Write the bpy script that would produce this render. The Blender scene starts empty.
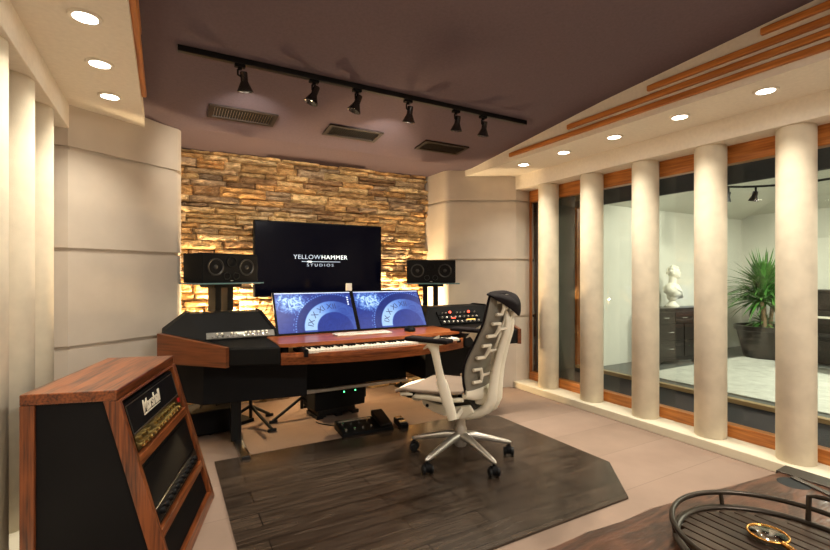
import bpy, bmesh, math, random
from mathutils import Vector, Matrix, noise
random.seed(7)
C = bpy.context.scene.collection
PI = math.pi
def V(*a): return Vector(a)

# ------------------------------------------------------------------ materials
def _new(name):
    m = bpy.data.materials.new(name); m.use_nodes = True
    nt = m.node_tree; b = nt.nodes['Principled BSDF']
    return m, nt, b
def mat(name, col, rough=.5, metal=0, emit=None, es=0, spec=None, coat=0, noise_amt=0, noise_scale=8, bump=0, bump_scale=60, stretch=(1,1,1)):
    m, nt, b = _new(name)
    b.inputs['Base Color'].default_value = (*col, 1)
    b.inputs['Roughness'].default_value = rough; b.inputs['Metallic'].default_value = metal
    if coat: b.inputs['Coat Weight'].default_value = coat; b.inputs['Coat Roughness'].default_value = .08
    if spec is not None: b.inputs['Specular IOR Level'].default_value = spec
    if emit: b.inputs['Emission Color'].default_value = (*emit, 1); b.inputs['Emission Strength'].default_value = es
    tc = nt.nodes.new('ShaderNodeTexCoord'); mp = nt.nodes.new('ShaderNodeMapping'); mp.inputs['Scale'].default_value = stretch
    nt.links.new(tc.outputs['Object'], mp.inputs[0])
    n = nt.nodes.new('ShaderNodeTexNoise'); n.inputs['Scale'].default_value = noise_scale; n.inputs['Detail'].default_value = 5
    nt.links.new(mp.outputs[0], n.inputs['Vector'])
    r = nt.nodes.new('ShaderNodeValToRGB')
    k = noise_amt if noise_amt else .03
    r.color_ramp.elements[0].position = .3; r.color_ramp.elements[1].position = .7
    r.color_ramp.elements[0].color = (*[c*(1-k) for c in col], 1); r.color_ramp.elements[1].color = (*[min(1, c*(1+k)) for c in col], 1)
    nt.links.new(n.outputs['Fac'], r.inputs[0]); nt.links.new(r.outputs[0], b.inputs['Base Color'])
    if bump:
        n2 = nt.nodes.new('ShaderNodeTexNoise'); n2.inputs['Scale'].default_value = bump_scale; n2.inputs['Detail'].default_value = 3
        nt.links.new(mp.outputs[0], n2.inputs['Vector'])
        bp = nt.nodes.new('ShaderNodeBump'); bp.inputs['Strength'].default_value = bump; bp.inputs['Distance'].default_value = .004
        nt.links.new(n2.outputs['Fac'], bp.inputs['Height']); nt.links.new(bp.outputs[0], b.inputs['Normal'])
    return m
def wood(name, c1, c2, grain='X', rough=.35, scale=9, coat=0, ring=.5, fine=.35):
    m, nt, b = _new(name)
    b.inputs['Roughness'].default_value = rough
    if coat: b.inputs['Coat Weight'].default_value = coat; b.inputs['Coat Roughness'].default_value = .12
    tc = nt.nodes.new('ShaderNodeTexCoord'); mp = nt.nodes.new('ShaderNodeMapping')
    s = {'X': (.05, 1, 1), 'Y': (1, .05, 1), 'Z': (1, 1, .05), 'D': (.06, .06, 1)}[grain]
    mp.inputs['Scale'].default_value = s
    nt.links.new(tc.outputs['Object'], mp.inputs[0])
    n = nt.nodes.new('ShaderNodeTexNoise'); n.inputs['Scale'].default_value = scale*1.4; n.inputs['Detail'].default_value = 3; n.inputs['Distortion'].default_value = .6
    n2 = nt.nodes.new('ShaderNodeTexNoise'); n2.inputs['Scale'].default_value = scale*8; n2.inputs['Detail'].default_value = 5
    nt.links.new(mp.outputs[0], n.inputs['Vector']); nt.links.new(mp.outputs[0], n2.inputs['Vector'])
    mx = nt.nodes.new('ShaderNodeMix'); mx.data_type = 'FLOAT'; mx.inputs[0].default_value = .35 + fine*.5
    nt.links.new(n.outputs['Fac'], mx.inputs[2]); nt.links.new(n2.outputs['Fac'], mx.inputs[3])
    r = nt.nodes.new('ShaderNodeValToRGB')
    r.color_ramp.elements[0].position = .38; r.color_ramp.elements[1].position = .58
    r.color_ramp.elements[0].color = (*c1, 1); r.color_ramp.elements[1].color = (*c2, 1)
    nt.links.new(mx.outputs[0], r.inputs[0]); nt.links.new(r.outputs[0], b.inputs['Base Color'])
    bp = nt.nodes.new('ShaderNodeBump'); bp.inputs['Strength'].default_value = .15; bp.inputs['Distance'].default_value = .002
    nt.links.new(n2.outputs['Fac'], bp.inputs['Height']); nt.links.new(bp.outputs[0], b.inputs['Normal'])
    return m
def glass_mat(name, tint=(1, 1, 1), f=1.0, ior=1.45):
    m = bpy.data.materials.new(name); m.use_nodes = True; nt = m.node_tree; nt.nodes.clear()
    o = nt.nodes.new('ShaderNodeOutputMaterial'); mx = nt.nodes.new('ShaderNodeMixShader')
    t = nt.nodes.new('ShaderNodeBsdfTransparent'); t.inputs[0].default_value = (*tint, 1)
    g = nt.nodes.new('ShaderNodeBsdfGlossy'); g.inputs['Roughness'].default_value = .02
    fr = nt.nodes.new('ShaderNodeFresnel'); fr.inputs[0].default_value = ior
    mu = nt.nodes.new('ShaderNodeMath'); mu.operation = 'MULTIPLY'; mu.inputs[1].default_value = f
    nt.links.new(fr.outputs[0], mu.inputs[0]); nt.links.new(mu.outputs[0], mx.inputs[0])
    nt.links.new(t.outputs[0], mx.inputs[1]); nt.links.new(g.outputs[0], mx.inputs[2]); nt.links.new(mx.outputs[0], o.inputs[0])
    return m

BEIGE = (.56, .47, .37)
M = {}
M['panel'] = mat('panel fabric', (.58, .51, .43), .9, noise_amt=.05, noise_scale=5, bump=.25, bump_scale=400, spec=.2)
M['soffit'] = mat('soffit fabric', (.80, .74, .64), .9, noise_amt=.04, noise_scale=40, bump=.25, bump_scale=300, spec=.2)
M['column'] = mat('column suede', (.66, .585, .455), .85, noise_amt=.1, noise_scale=7, bump=.2, bump_scale=300, spec=.25)
M['sill'] = mat('sill paint', (.66, .60, .46), .6, spec=.3)
M['ceiling'] = mat('ceiling fabric', (.150, .113, .130), .95, noise_amt=.06, noise_scale=60, bump=.3, bump_scale=500, spec=.15)
M['oak'] = wood('orange oak', (.34, .105, .018), (.58, .215, .045), 'Y', .35, 10, fine=.5)
M['oakz'] = wood('orange oak upright', (.27, .075, .012), (.50, .16, .03), 'Z', .35, 10, fine=.5)
M['rack_wood'] = wood('red oak rack', (.055, .014, .006), (.27, .075, .020), 'Y', .3, 14, coat=.3, fine=.45)
M['rack_woodz'] = wood('red oak rack upright', (.055, .014, .006), (.27, .075, .020), 'Z', .3, 14, coat=.3, fine=.45)
M['desk_wood'] = wood('desk mahogany', (.18, .042, .010), (.42, .115, .026), 'X', .35, 12, coat=.12, fine=.5)
M['desk_end'] = wood('desk end walnut', (.09, .026, .009), (.19, .055, .018), 'D', .3, 9, coat=.3, fine=.5)
M['black'] = mat('black satin', (.005, .005, .0055), .6, spec=.12)
M['leather'] = mat('black leather', (.007, .0065, .006), .65, bump=.3, bump_scale=150, spec=.12)
M['black_side'] = mat('black laminate', (.005, .005, .006), .6, noise_amt=.3, noise_scale=3, spec=.2)
M['metal_black'] = mat('black metal', (.015, .015, .015), .3, .6)
M['chrome'] = mat('chrome', (.75, .75, .75), .15, 1)
M['alu'] = mat('aluminium', (.48, .45, .40), .38, .85)
M['cream'] = mat('cream plastic', (.86, .80, .65), .35)
M['shell'] = mat('grey translucent plastic', (.22, .20, .16), .35)
M['taupe'] = mat('taupe fabric', (.24, .18, .135), .9)
M['dark_fabric'] = mat('dark fabric', (.012, .009, .010), .95, spec=.15, bump=.4, bump_scale=300)
M['rubber'] = mat('rubber', (.006, .006, .006), .5, spec=.25)
M['tray_wood'] = wood('tray slat wood', (.018, .010, .006), (.05, .028, .016), 'Y', .3, 10, coat=.2)
M['iron'] = mat('dark iron', (.045, .034, .024), .35, .7)
M['gold'] = mat('brass', (.65, .33, .08), .25, 1)
M['amber'] = mat('amber wood handle', (.30, .10, .02), .25, coat=.5)
M['white_key'] = mat('white keys', (.85, .80, .68), .25)
M['white'] = mat('white plastic', (.80, .78, .70), .35)
M['bust'] = mat('white plaster', (.80, .76, .66), .6)
M['live_wall'] = mat('live room wall', (.66, .65, .58), .8, noise_amt=.04, noise_scale=2)
M['live_ceil'] = mat('live room ceiling', (.66, .65, .58), .85)
M['live_floor'] = mat('live room floor', (.10, .105, .10), .35, noise_amt=.2, noise_scale=3)
M['live_dark'] = mat('window reveal felt', (.035, .035, .042), .8, noise_amt=.1, noise_scale=60)
M['tan2'] = mat('grey batten', (.25, .24, .20), .7)
M['tan'] = mat('tan frame', (.50, .33, .16), .4)
M['espresso'] = mat('espresso wood', (.018, .013, .011), .3, noise_amt=.2)
M['leaf'] = mat('leaf green', (.06, .20, .03), .4, noise_amt=.5, noise_scale=5)
M['stem'] = mat('stem bark', (.30, .20, .11), .8)
M['soil'] = mat('soil moss', (.05, .09, .02), .95, noise_amt=.5, noise_scale=40)
M['vent'] = mat('vent bronze', (.022, .012, .007), .6, .1)
M['gun'] = mat('gunmetal', (.10, .095, .09), .22, .9)
M['glass'] = glass_mat('window glass', (.96, .98, .97), .8)
M['shelf_glass'] = mat('shelf glass edge', (.10, .20, .22), .1, spec=.8)
M['lens'] = glass_mat('lens glass', (.9, .95, .95), 3.0)
M['brown_metal'] = mat('bronze grey', (.10, .09, .075), .3, .6)
M['gold_panel'] = mat('gold panel', (.05, .033, .007), .4, .6)
M['gold_knob'] = mat('gold knob', (.85, .62, .22), .25, 1)
M['silver_panel'] = mat('silver panel', (.12, .115, .10), .5, .3)
M['logo'] = mat('logo cream', (.85, .78, .62), .4)
M['red_led'] = mat('red lamp', (.6, .02, .01), .4, emit=(1, .05, .02), es=5)
M['green_led'] = mat('green lamp', (.02, .6, .1), .4, emit=(.1, 1, .3), es=4)
M['orange_led'] = mat('orange display', (.8, .4, .1), .4, emit=(1, .45, .08), es=2)
M['cone'] = mat('speaker cone', (.016, .015, .014), .45, spec=.4)
M['lamp_on'] = mat('lit lamp lens', (1, .95, .85), .4, emit=(1, .93, .80), es=14)
M['bulb_on'] = mat('lit bulb', (1, .9, .7), .4, emit=(1, .8, .5), es=10)
M['tv_screen'] = mat('tv screen', (.001, .001, .003), .15, spec=.1, emit=(.05, .06, .2), es=.012)
M['tv_text'] = mat('tv white text', (.8, .8, .8), .5, emit=(.9, 1, .95), es=1.1)
M['tv_text2'] = mat('tv grey blue text', (.4, .45, .5), .5, emit=(.55, .68, .85), es=.6)
M['live_rug'] = None

# carpet with broad planks of differing nap
def carpet():
    m, nt, b = _new('carpet'); b.inputs['Roughness'].default_value = .95; b.inputs['Specular IOR Level'].default_value = .1
    tc = nt.nodes.new('ShaderNodeTexCoord'); mp = nt.nodes.new('ShaderNodeMapping')
    mp.inputs['Location'].default_value = (.2, .02, 0)
    nt.links.new(tc.outputs['Object'], mp.inputs[0])
    br = nt.nodes.new('ShaderNodeTexBrick'); br.offset = .5
    br.inputs['Scale'].default_value = 1; br.inputs['Brick Width'].default_value = 6.0; br.inputs['Row Height'].default_value = .40
    br.inputs['Mortar Size'].default_value = .003; br.inputs['Mortar Smooth'].default_value = .8; br.inputs['Bias'].default_value = 0
    br.inputs['Color1'].default_value = (.285, .205, .158, 1); br.inputs['Color2'].default_value = (.255, .182, .138, 1); br.inputs['Mortar'].default_value = (.20, .142, .108, 1)
    nt.links.new(mp.outputs[0], br.inputs['Vector'])
    n = nt.nodes.new('ShaderNodeTexNoise'); n.inputs['Scale'].default_value = 5; n.inputs['Detail'].default_value = 8
    nt.links.new(tc.outputs['Object'], n.inputs['Vector'])
    r = nt.nodes.new('ShaderNodeValToRGB'); r.color_ramp.elements[0].color = (.82, .82, .82, 1); r.color_ramp.elements[1].color = (1.12, 1.12, 1.12, 1)
    nt.links.new(n.outputs['Fac'], r.inputs[0])
    mx = nt.nodes.new('ShaderNodeMix'); mx.data_type = 'RGBA'; mx.blend_type = 'MULTIPLY'; mx.inputs[0].default_value = 1
    nt.links.new(br.outputs['Color'], mx.inputs[6]); nt.links.new(r.outputs[0], mx.inputs[7]); nt.links.new(mx.outputs[2], b.inputs['Base Color'])
    n2 = nt.nodes.new('ShaderNodeTexNoise'); n2.inputs['Scale'].default_value = 300
    nt.links.new(tc.outputs['Object'], n2.inputs['Vector'])
    bp = nt.nodes.new('ShaderNodeBump'); bp.inputs['Strength'].default_value = .4; bp.inputs['Distance'].default_value = .004
    nt.links.new(n2.outputs['Fac'], bp.inputs['Height']); nt.links.new(bp.outputs[0], b.inputs['Normal'])
    return m
M['carpet'] = carpet()
def planks(name, cA, cB, cM, bw, rh, rough, mortar=.0025, coat=0):
    m, nt, b = _new(name); b.inputs['Roughness'].default_value = rough
    if coat: b.inputs['Coat Weight'].default_value = coat; b.inputs['Coat Roughness'].default_value = .2
    tc = nt.nodes.new('ShaderNodeTexCoord')
    br = nt.nodes.new('ShaderNodeTexBrick'); br.offset = .37; br.offset_frequency = 2
    br.inputs['Scale'].default_value = 1; br.inputs['Brick Width'].default_value = bw; br.inputs['Row Height'].default_value = rh
    br.inputs['Mortar Size'].default_value = mortar; br.inputs['Mortar Smooth'].default_value = .3
    br.inputs['Color1'].default_value = (*cA, 1); br.inputs['Color2'].default_value = (*cB, 1); br.inputs['Mortar'].default_value = (*cM, 1)
    nt.links.new(tc.outputs['Object'], br.inputs['Vector'])
    mp = nt.nodes.new('ShaderNodeMapping'); mp.inputs['Scale'].default_value = (.09, 1, 1); nt.links.new(tc.outputs['Object'], mp.inputs[0])
    n = nt.nodes.new('ShaderNodeTexNoise'); n.inputs['Scale'].default_value = 30; n.inputs['Detail'].default_value = 8; n.inputs['Distortion'].default_value = 1.5
    nt.links.new(mp.outputs[0], n.inputs['Vector'])
    r = nt.nodes.new('ShaderNodeValToRGB'); r.color_ramp.elements[0].position = .38; r.color_ramp.elements[1].position = .62
    r.color_ramp.elements[0].color = (.6, .57, .55, 1); r.color_ramp.elements[1].color = (1.25, 1.25, 1.25, 1)
    nt.links.new(n.outputs['Fac'], r.inputs[0])
    mx = nt.nodes.new('ShaderNodeMix'); mx.data_type = 'RGBA'; mx.blend_type = 'MULTIPLY'; mx.inputs[0].default_value = 1
    nt.links.new(br.outputs['Color'], mx.inputs[6]); nt.links.new(r.outputs[0], mx.inputs[7]); nt.links.new(mx.outputs[2], b.inputs['Base Color'])
    bp = nt.nodes.new('ShaderNodeBump'); bp.inputs['Strength'].default_value = .08; bp.inputs['Distance'].default_value = .001
    nt.links.new(n.outputs['Fac'], bp.inputs['Height']); nt.links.new(bp.outputs[0], b.inputs['Normal'])
    return m
M['mat_wood'] = planks('dark oak planks', (.052, .036, .025), (.036, .025, .018), (.006, .004, .003), 1.0, .13, .27, mortar=.0035)
def slab_wood():
    m, nt, b = _new('rustic slab wood'); b.inputs['Roughness'].default_value = .3
    tc = nt.nodes.new('ShaderNodeTexCoord'); mp = nt.nodes.new('ShaderNodeMapping'); mp.inputs['Scale'].default_value = (.8, 3.2, 1); mp.inputs['Rotation'].default_value = (0, 0, .15)
    nt.links.new(tc.outputs['Object'], mp.inputs[0])
    n = nt.nodes.new('ShaderNodeTexNoise'); n.inputs['Scale'].default_value = 2.5; n.inputs['Detail'].default_value = 4; n.inputs['Distortion'].default_value = 1.5
    nt.links.new(mp.outputs[0], n.inputs['Vector'])
    mu = nt.nodes.new('ShaderNodeMath'); mu.operation = 'MULTIPLY'; mu.inputs[1].default_value = 9
    pp = nt.nodes.new('ShaderNodeMath'); pp.operation = 'PINGPONG'; pp.inputs[1].default_value = 1
    nt.links.new(n.outputs['Fac'], mu.inputs[0]); nt.links.new(mu.outputs[0], pp.inputs[0])
    r = nt.nodes.new('ShaderNodeValToRGB'); r.color_ramp.elements[0].color = (.045, .020, .011, 1); r.color_ramp.elements[1].color = (.14, .058, .031, 1)
    nt.links.new(pp.outputs[0], r.inputs[0]); nt.links.new(r.outputs[0], b.inputs['Base Color'])
    n2 = nt.nodes.new('ShaderNodeTexNoise'); n2.inputs['Scale'].default_value = 22; n2.inputs['Detail'].default_value = 6
    nt.links.new(mp.outputs[0], n2.inputs['Vector'])
    bp = nt.nodes.new('ShaderNodeBump'); bp.inputs['Strength'].default_value = .5; bp.inputs['Distance'].default_value = .004
    nt.links.new(n2.outputs['Fac'], bp.inputs['Height']); nt.links.new(bp.outputs[0], b.inputs['Normal'])
    return m
M['slab'] = slab_wood()
def rug_mat():
    return mat('pale rug', (.48, .48, .43), .95, noise_amt=.16, noise_scale=9, bump=.5, bump_scale=60)
M['live_rug'] = rug_mat()
def stone_mat():
    m, nt, b = _new('ledge stone'); b.inputs['Roughness'].default_value = .85
    at = nt.nodes.new('ShaderNodeAttribute'); at.attribute_name = 'Col'
    tc = nt.nodes.new('ShaderNodeTexCoord')
    mp = nt.nodes.new('ShaderNodeMapping'); mp.inputs['Scale'].default_value = (1, 1, 2.6); nt.links.new(tc.outputs['Object'], mp.inputs[0])
    n = nt.nodes.new('ShaderNodeTexNoise'); n.inputs['Scale'].default_value = 13; n.inputs['Detail'].default_value = 8; n.inputs['Roughness'].default_value = .65
    nt.links.new(mp.outputs[0], n.inputs['Vector'])
    r = nt.nodes.new('ShaderNodeValToRGB'); r.color_ramp.elements[0].position = .36; r.color_ramp.elements[1].position = .66
    r.color_ramp.elements[0].color = (.45, .38, .30, 1); r.color_ramp.elements[1].color = (1.2, 1.17, 1.12, 1)
    nt.links.new(n.outputs['Fac'], r.inputs[0])
    mx = nt.nodes.new('ShaderNodeMix'); mx.data_type = 'RGBA'; mx.blend_type = 'MULTIPLY'; mx.inputs[0].default_value = 1
    nt.links.new(at.outputs['Color'], mx.inputs[6]); nt.links.new(r.outputs[0], mx.inputs[7]); nt.links.new(mx.outputs[2], b.inputs['Base Color'])
    n2 = nt.nodes.new('ShaderNodeTexNoise'); n2.inputs['Scale'].default_value = 30; n2.inputs['Detail'].default_value = 8
    nt.links.new(mp.outputs[0], n2.inputs['Vector'])
    bp = nt.nodes.new('ShaderNodeBump'); bp.inputs['Strength'].default_value = .9; bp.inputs['Distance'].default_value = .015
    nt.links.new(n2.outputs['Fac'], bp.inputs['Height']); nt.links.new(bp.outputs[0], b.inputs['Normal'])
    return m
M['stone'] = stone_mat()
def screen_mat(W, H):
    # blue wallpaper: a dial ring of a clock, a dotted arc and a bright swirl; object coordinates, x right, z up, origin at screen centre
    m = bpy.data.materials.new('monitor picture'); m.use_nodes = True; nt = m.node_tree; b = nt.nodes['Principled BSDF']
    N = nt.nodes; L = nt.links
    b.inputs['Base Color'].default_value = (.004, .004, .008, 1); b.inputs['Roughness'].default_value = .35; b.inputs['Specular IOR Level'].default_value = .2
    tc = N.new('ShaderNodeTexCoord'); sp = N.new('ShaderNodeSeparateXYZ'); L.new(tc.outputs['Object'], sp.inputs[0])
    def mth(op, a, bb=None, c=None, clamp=False):
        n = N.new('ShaderNodeMath'); n.operation = op; n.use_clamp = clamp
        for i, v in enumerate((a, bb, c)):
            if v is None: continue
            if isinstance(v, (int, float)): n.inputs[i].default_value = v
            else: L.new(v, n.inputs[i])
        return n.outputs[0]
    x, z = sp.outputs[0], sp.outputs[2]
    cx, cz = .22*W, -.46*H
    dx = mth('SUBTRACT', x, cx); dz = mth('SUBTRACT', z, cz)
    rr = mth('SQRT', mth('ADD', mth('MULTIPLY', dx, dx), mth('MULTIPLY', dz, dz)))
    ang = mth('ARCTAN2', dz, dx)
    def band(v, a, bb, s):   # smooth band a..b
        u = N.new('ShaderNodeMapRange'); u.interpolation_type = 'SMOOTHSTEP'; L.new(v, u.inputs[0]); u.inputs[1].default_value = a-s; u.inputs[2].default_value = a+s
        w = N.new('ShaderNodeMapRange'); w.interpolation_type = 'SMOOTHSTEP'; L.new(v, w.inputs[0]); w.inputs[1].default_value = bb-s; w.inputs[2].default_value = bb+s; w.inputs[3].default_value = 1; w.inputs[4].default_value = 0
        return mth('MULTIPLY', u.outputs[0], w.outputs[0])
    ring = band(rr, .24*W, .40*W, .006)
    # brighter at the left end of the ring
    side = N.new('ShaderNodeMapRange'); side.interpolation_type = 'SMOOTHSTEP'; L.new(ang, side.inputs[0]); side.inputs[1].default_value = 1.1; side.inputs[2].default_value = 2.7
    ringv = mth('MULTIPLY', ring, mth('ADD', mth('MULTIPLY', side.outputs[0], .75), .12))
    dark = band(rr, .40*W, .49*W, .004)
    dots = mth('MULTIPLY', band(rr, .50*W, .515*W, .002), mth('GREATER_THAN', mth('SINE', mth('MULTIPLY', ang, 90)), .1))
    dots2 = mth('MULTIPLY', band(rr, .532*W, .542*W, .002), mth('GREATER_THAN', mth('SINE', mth('MULTIPLY', ang, 47)), .3))
    n = N.new('ShaderNodeTexNoise'); n.inputs['Scale'].default_value = 14; n.inputs['Detail'].default_value = 6; n.inputs['Distortion'].default_value = 2.6; L.new(tc.outputs['Object'], n.inputs['Vector'])
    sx = mth('DIVIDE', mth('ADD', x, .30*W), .26*W); sz = mth('DIVIDE', mth('SUBTRACT', z, .25*H), .30*H)
    sw = mth('SUBTRACT', 1, mth('SQRT', mth('ADD', mth('MULTIPLY', sx, sx), mth('MULTIPLY', sz, sz))), clamp=True)
    out = mth('GREATER_THAN', rr, .50*W)
    neb = mth('MULTIPLY', mth('MULTIPLY', mth('MULTIPLY', mth('POWER', n.outputs['Fac'], 3.6), 11.0), sw), out)
    base = mth('MULTIPLY', mth('ADD', .10, mth('MULTIPLY', n.outputs['Fac'], .16)), mth('SUBTRACT', 1, mth('MULTIPLY', dark, .35)))
    tot = mth('ADD', mth('ADD', base, mth('MULTIPLY', ringv, .75)), mth('ADD', neb, mth('ADD', mth('MULTIPLY', dots, .28), mth('MULTIPLY', dots2, .22))), clamp=False)
    r = N.new('ShaderNodeValToRGB'); L.new(tot, r.inputs[0])
    e = r.color_ramp.elements; e[0].position = 0; e[0].color = (.003, .006, .05, 1); e[1].position = 1; e[1].color = (.55, .80, 1, 1)
    a = e.new(.22); a.color = (.03, .055, .32, 1); a = e.new(.5); a.color = (.13, .28, .75, 1)
    L.new(r.outputs[0], b.inputs['Emission Color']); b.inputs['Emission Strength'].default_value = 1.0
    return m

# ------------------------------------------------------------------ mesh builder
class MB:
    def __init__(s): s.bm = bmesh.new()
    def box(s, x0, x1, y0, y1, z0, z1, bev=0, seg=2, mx=None):
        r = bmesh.ops.create_cube(s.bm, size=1)
        vs = r['verts']
        c = V((x0+x1)/2, (y0+y1)/2, (z0+z1)/2); d = V(abs(x1-x0), abs(y1-y0), abs(z1-z0))
        for v in vs: v.co = V(v.co.x*d.x, v.co.y*d.y, v.co.z*d.z) + c
        if bev:
            es = list({e for v in vs for e in v.link_edges})
            rr = bmesh.ops.bevel(s.bm, geom=es, offset=bev, segments=seg, profile=.5, affect='EDGES', clamp_overlap=True)
            vs = list({v for f in rr['faces'] for v in f.verts} | {v for v in vs if v.is_valid})
        if mx is not None:
            for v in vs: v.co = mx @ v.co
        return s
    def prism(s, poly, z0, z1, mx=None, bev=0):
        # poly: list of (x, y); z0/z1 numbers or lists per vertex
        n = len(poly); a = z0 if isinstance(z0, (list, tuple)) else [z0]*n; b = z1 if isinstance(z1, (list, tuple)) else [z1]*n
        lo = [s.bm.verts.new((p[0], p[1], a[i])) for i, p in enumerate(poly)]
        hi = [s.bm.verts.new((p[0], p[1], b[i])) for i, p in enumerate(poly)]
        fs = [s.bm.faces.new(lo[::-1]), s.bm.faces.new(hi)]
        for i in range(n):
            j = (i+1) % n; fs.append(s.bm.faces.new((lo[i], lo[j], hi[j], hi[i])))
        if bev:
            es = list({e for f in fs for e in f.edges})
            r = bmesh.ops.bevel(s.bm, geom=es, offset=bev, segments=2, profile=.5, affect='EDGES')
            vs = list({v for f in r['faces'] for v in f.verts} | {v for v in lo+hi if v.is_valid})
        else: vs = lo + hi
        if mx is not None:
            for v in vs: v.co = mx @ v.co
        return s
    def poly(s, pts):
        s.bm.faces.new([s.bm.verts.new(p) for p in pts]); return s
    def tube(s, pts, r, seg=12, closed=False, up=None, flat=1.0, caps=True):
        # r: radius or list; flat: the second radius as a multiple (across 'up')
        pts = [Vector(p) for p in pts]; n = len(pts); rs = r if isinstance(r, (list, tuple)) else [r]*n
        fl = flat if isinstance(flat, (list, tuple)) else [flat]*n
        rings = []; prev = None
        for i, p in enumerate(pts):
            if closed: t = pts[(i+1) % n] - pts[i-1]
            else: t = pts[min(i+1, n-1)] - pts[max(i-1, 0)]
            t.normalize()
            if up is not None: u = Vector(up)
            elif prev is not None: u = prev
            else: u = V(0, 0, 1) if abs(t.z) < .9 else V(1, 0, 0)
            u = (u - t*u.dot(t)).normalized(); prev = u; w = t.cross(u)
            rings.append([s.bm.verts.new(p + u*rs[i]*math.cos(2*PI*k/seg) + w*rs[i]*fl[i]*math.sin(2*PI*k/seg)) for k in range(seg)])
        m = n if closed else n-1
        for i in range(m):
            a, b = rings[i], rings[(i+1) % n]
            for k in range(seg): s.bm.faces.new((a[k], a[(k+1) % seg], b[(k+1) % seg], b[k]))
        if not closed and caps:
            s.bm.faces.new(rings[0][::-1]); s.bm.faces.new(rings[-1])
        return s
    def cyl(s, p0, p1, r0, r1=None, seg=20): return s.tube([p0, p1], [r0, r0 if r1 is None else r1], seg)
    def lathe(s, prof, c=(0, 0, 0), seg=32, mx=None):
        c = Vector(c); rings = []
        for (r, z) in prof:
            if r < 1e-6: rings.append([s.bm.verts.new(c + V(0, 0, z))])
            else: rings.append([s.bm.verts.new(c + V(r*math.cos(2*PI*k/seg), r*math.sin(2*PI*k/seg), z)) for k in range(seg)])
        for a, b in zip(rings, rings[1:]):
            for k in range(seg):
                j = (k+1) % seg
                if len(a) == 1 and len(b) == 1: break
                if len(a) == 1: s.bm.faces.new((a[0], b[j], b[k]))
                elif len(b) == 1: s.bm.faces.new((a[k], a[j], b[0]))
                else: s.bm.faces.new((a[k], a[j], b[j], b[k]))
        if mx is not None:
            for rg in rings:
                for v in rg: v.co = mx @ v.co
        return s
    def sphere(s, c, r, sc=(1, 1, 1), seg=16, mx=None):
        rr = bmesh.ops.create_uvsphere(s.bm, u_segments=seg, v_segments=max(6, seg*2//3), radius=r)
        for v in rr['verts']:
            q = V(v.co.x*sc[0], v.co.y*sc[1], v.co.z*sc[2])
            if mx is not None: q = mx @ q
            v.co = q + Vector(c)
        return s
    def grid(s, fn, nu, nv, thick=0):
        vs = [[s.bm.verts.new(fn(i/nu, j/nv)) for j in range(nv+1)] for i in range(nu+1)]
        for i in range(nu):
            for j in range(nv): s.bm.faces.new((vs[i][j], vs[i+1][j], vs[i+1][j+1], vs[i][j+1]))
        return s
    def done(s, name, m, parent=None, world=False, smooth=False, kind=None, mods=None):
        bmesh.ops.recalc_face_normals(s.bm, faces=s.bm.faces)
        me = bpy.data.meshes.new(name); s.bm.to_mesh(me); s.bm.free()
        o = bpy.data.objects.new(name, me); C.objects.link(o)
        if m: me.materials.append(m)
        if smooth:
            for p in me.polygons: p.use_smooth = True
            try: me.set_sharp_from_angle(angle=math.radians(38))
            except Exception: pass
        if parent is not None:
            o.parent = parent
            if world: me.transform(world_inv(parent))
        elif not kind == 'raw':
            xs = [v.co for v in me.vertices]
            c = V((min(v.x for v in xs)+max(v.x for v in xs))/2, (min(v.y for v in xs)+max(v.y for v in xs))/2, min(v.z for v in xs))
            me.transform(Matrix.Translation(-c)); o.location = c
        if kind and kind != 'raw': o['kind'] = kind
        for (t, kw) in (mods or []):
            md = o.modifiers.new(t.lower(), t)
            for k, v in kw.items(): setattr(md, k, v)
        return o
def world_mat(o):
    m = Matrix.LocRotScale(o.location, o.rotation_euler, o.scale)
    return world_mat(o.parent) @ m if o.parent else m
def world_inv(o): return world_mat(o).inverted()
def tag(o, label=None, cat=None, group=None, kind=None):
    if label: o['label'] = label
    if cat: o['category'] = cat
    if group: o['group'] = group
    if kind: o['kind'] = kind
    return o
def thing(name, label, cat, loc=(0, 0, 0), rz=0, group=None, rx=0):
    o = bpy.data.objects.new(name, None); o.empty_display_size = .05; C.objects.link(o)
    o.location = loc; o.rotation_euler = (rx, 0, rz); tag(o, label, cat, group); return o
def copy_tree(o, parent=None):
    c = o.copy(); C.objects.link(c)
    if parent is not None: c.parent = parent
    for ch in [x for x in C.objects if x.parent == o]: copy_tree(ch, c)
    return c
def text_mesh(name, body, size, m, parent, mx, extrude=.001, shear=0, offset=0, spacing=1.0, align='CENTER', xscale=1.0, width=None):
    cu = bpy.data.curves.new(name, 'FONT'); cu.body = body; cu.size = size; cu.extrude = extrude; cu.shear = shear; cu.offset = offset
    cu.space_character = spacing; cu.align_x = align; cu.align_y = 'CENTER'
    t = bpy.data.objects.new(name, cu); C.objects.link(t); bpy.context.view_layer.update()
    me = bpy.data.meshes.new_from_object(t.evaluated_get(bpy.context.evaluated_depsgraph_get()))
    C.objects.unlink(t); bpy.data.objects.remove(t)
    if width: xs_ = [v.co.x for v in me.vertices]; xscale = width/(max(xs_)-min(xs_))
    me.transform(Matrix.Diagonal((xscale, 1, 1, 1)))
    o = bpy.data.objects.new(name, me); C.objects.link(o); me.materials.clear(); me.materials.append(m)
    me.transform(mx); o.parent = parent; return o
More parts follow.
